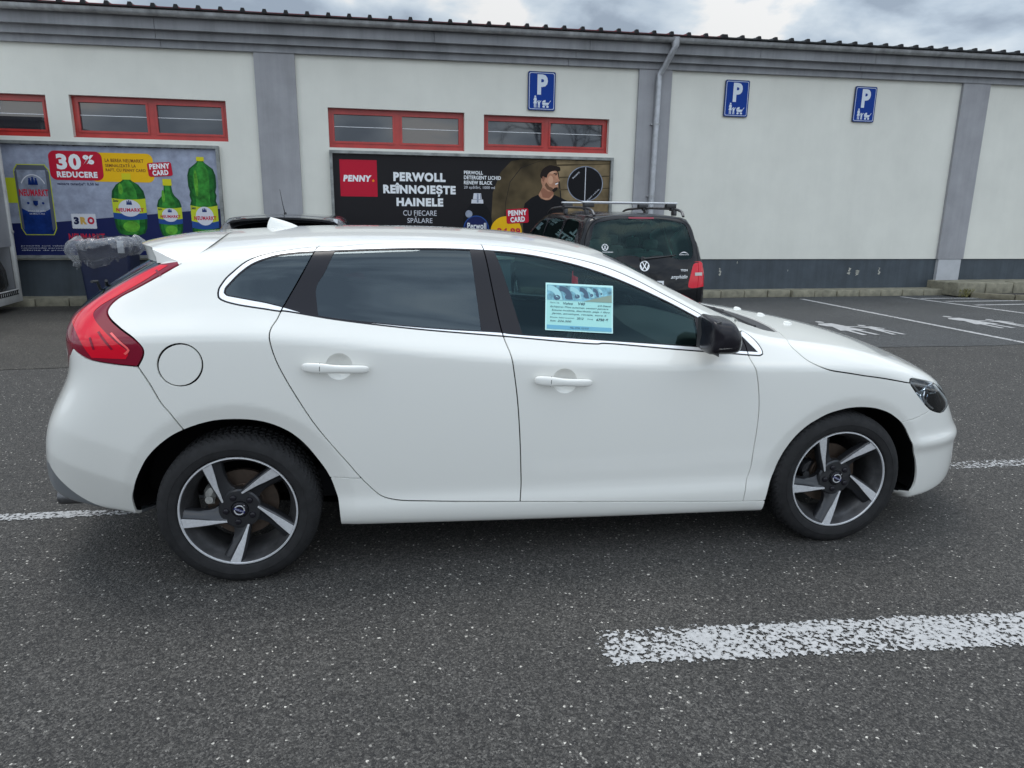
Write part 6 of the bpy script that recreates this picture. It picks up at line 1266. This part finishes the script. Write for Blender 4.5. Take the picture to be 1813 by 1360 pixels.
mb = MB(); mb.box((-2.33, -2.53, .20), (-.06, -.08, .22)); mb.build('shelter_floor', M['wf2'], SR)
mb = MB()
for i in range(42): mb.box((-.002, -2.5+i*.057, .235), (.004, -2.47+i*.057, .285))
mb.box((-.0025, -2.5, .228), (.0045, -.11, .2365)); mb.box((-.0025, -2.5, .2835), (.0045, -.11, .29)); mb.build('floor_grating', M['dark'], SR)
for z in (1.1, 2.45):
    mb = MB(); mb.lathe([(0, -.01), (.02, -.008), (.022, .0)], Matrix.Translation((.01, -.04, z)) @ Matrix.Rotation(math.pi/2, 4, 'Z'), 12); mb.build('bolt', M['wf2'], SR)
mb = MB(); mb.box((-2.33, -.05, .22), (-.06, -.02, 2.65)); mb.build('back_panel', M['pvc'], SR)
rb_ = MB(); rows = []
for j, (z, k) in enumerate(((0, .6), (.04, .86), (.15, 1.0), (.35, 1.0), (.55, .88), (.72, .62), (.80, .40), (.84, .12))):
    row = []
    for a in np.linspace(0, 2*math.pi, 61)[:-1]: q = Vector((math.cos(a)*2, math.sin(a)*2, z*3)); r = k*(1+.10*mnoise.noise(q)+.06*mnoise.ridged_multi_fractal(q*1.5, 1, 2, 4, .9, 2)); row.append((.30*r*math.cos(a), .42*r*math.sin(a), z))
    rows.append(row)
rb_.grid(rows, closed=True); rb_.add(rows[-1], [list(range(60))]); rbo = rb_.build('rubbish_bag', mat('black_bin_liner', (.012, .012, .013), .38, spec=.6, bump=(9, .9, .05)), None, 60); bp_ = bw(-4.70, 8.28, .222); rbo.location = bp_; rbo.rotation_euler = (0, 0, BY)
tag(rbo, 'full black rubbish bag standing on the floor of the white shelter', 'rubbish bag')
# ------------------------------------------------------------------ bare trees across the street, seen mirrored in the windows
M['bark'] = mat('grey_bark', (.055, .048, .042), .9, noise=(9, .3))
def bare_tree(loc, h, seed, label):
    rn = random.Random(seed); r_t = empty('bare_tree', loc); tag(r_t, label, 'tree', 'bare trees across the street')
    tr = MB(); br = MB(); tr.tube([(0, 0, 0), (.05, .02, h*.15), (0, 0, h*.32)], [h*.026, h*.021, h*.017], 8); tr.build('trunk', M['bark'], r_t, 60)
    def grow(p, d, L, r, lv):
        q = p; pts = [tuple(p)]
        for k in range(3): d = (d+Vector((rn.uniform(-.18, .18), rn.uniform(-.18, .18), rn.uniform(-.02, .14)))).normalized(); q = q+d*L/3; pts.append(tuple(q))
        br.tube(pts, [r, r*.88, r*.78, r*.62], 5 if lv < 2 else 3, cap=False)
        if lv >= 5: return
        for k in range(rn.choice((2, 3, 3))):
            a = rn.uniform(0, 6.28); s_ = d.cross(Vector((math.cos(a), math.sin(a), .2))).normalized(); grow(q if k < 2 else Vector(pts[2]), (d+s_*rn.uniform(.45, .85)).normalized(), L*rn.uniform(.62, .82), r*.58, lv+1)
    for k in range(4): a = k*1.57+rn.uniform(-.4, .4); grow(Vector((0, 0, h*(.24+.025*k))), Vector((math.cos(a)*.6, math.sin(a)*.6, 1)).normalized(), h*.22, h*.011, 0)
    br.build('crown', M['bark'], r_t, None, fix=False)
bare_tree((13.5, -24, 0), 12, 3, 'taller bare tree across the street, its branches mirrored in the window panes')
bare_tree((19.5, -27, 0), 11, 8, 'lower bare tree across the street, mirrored in the window panes')
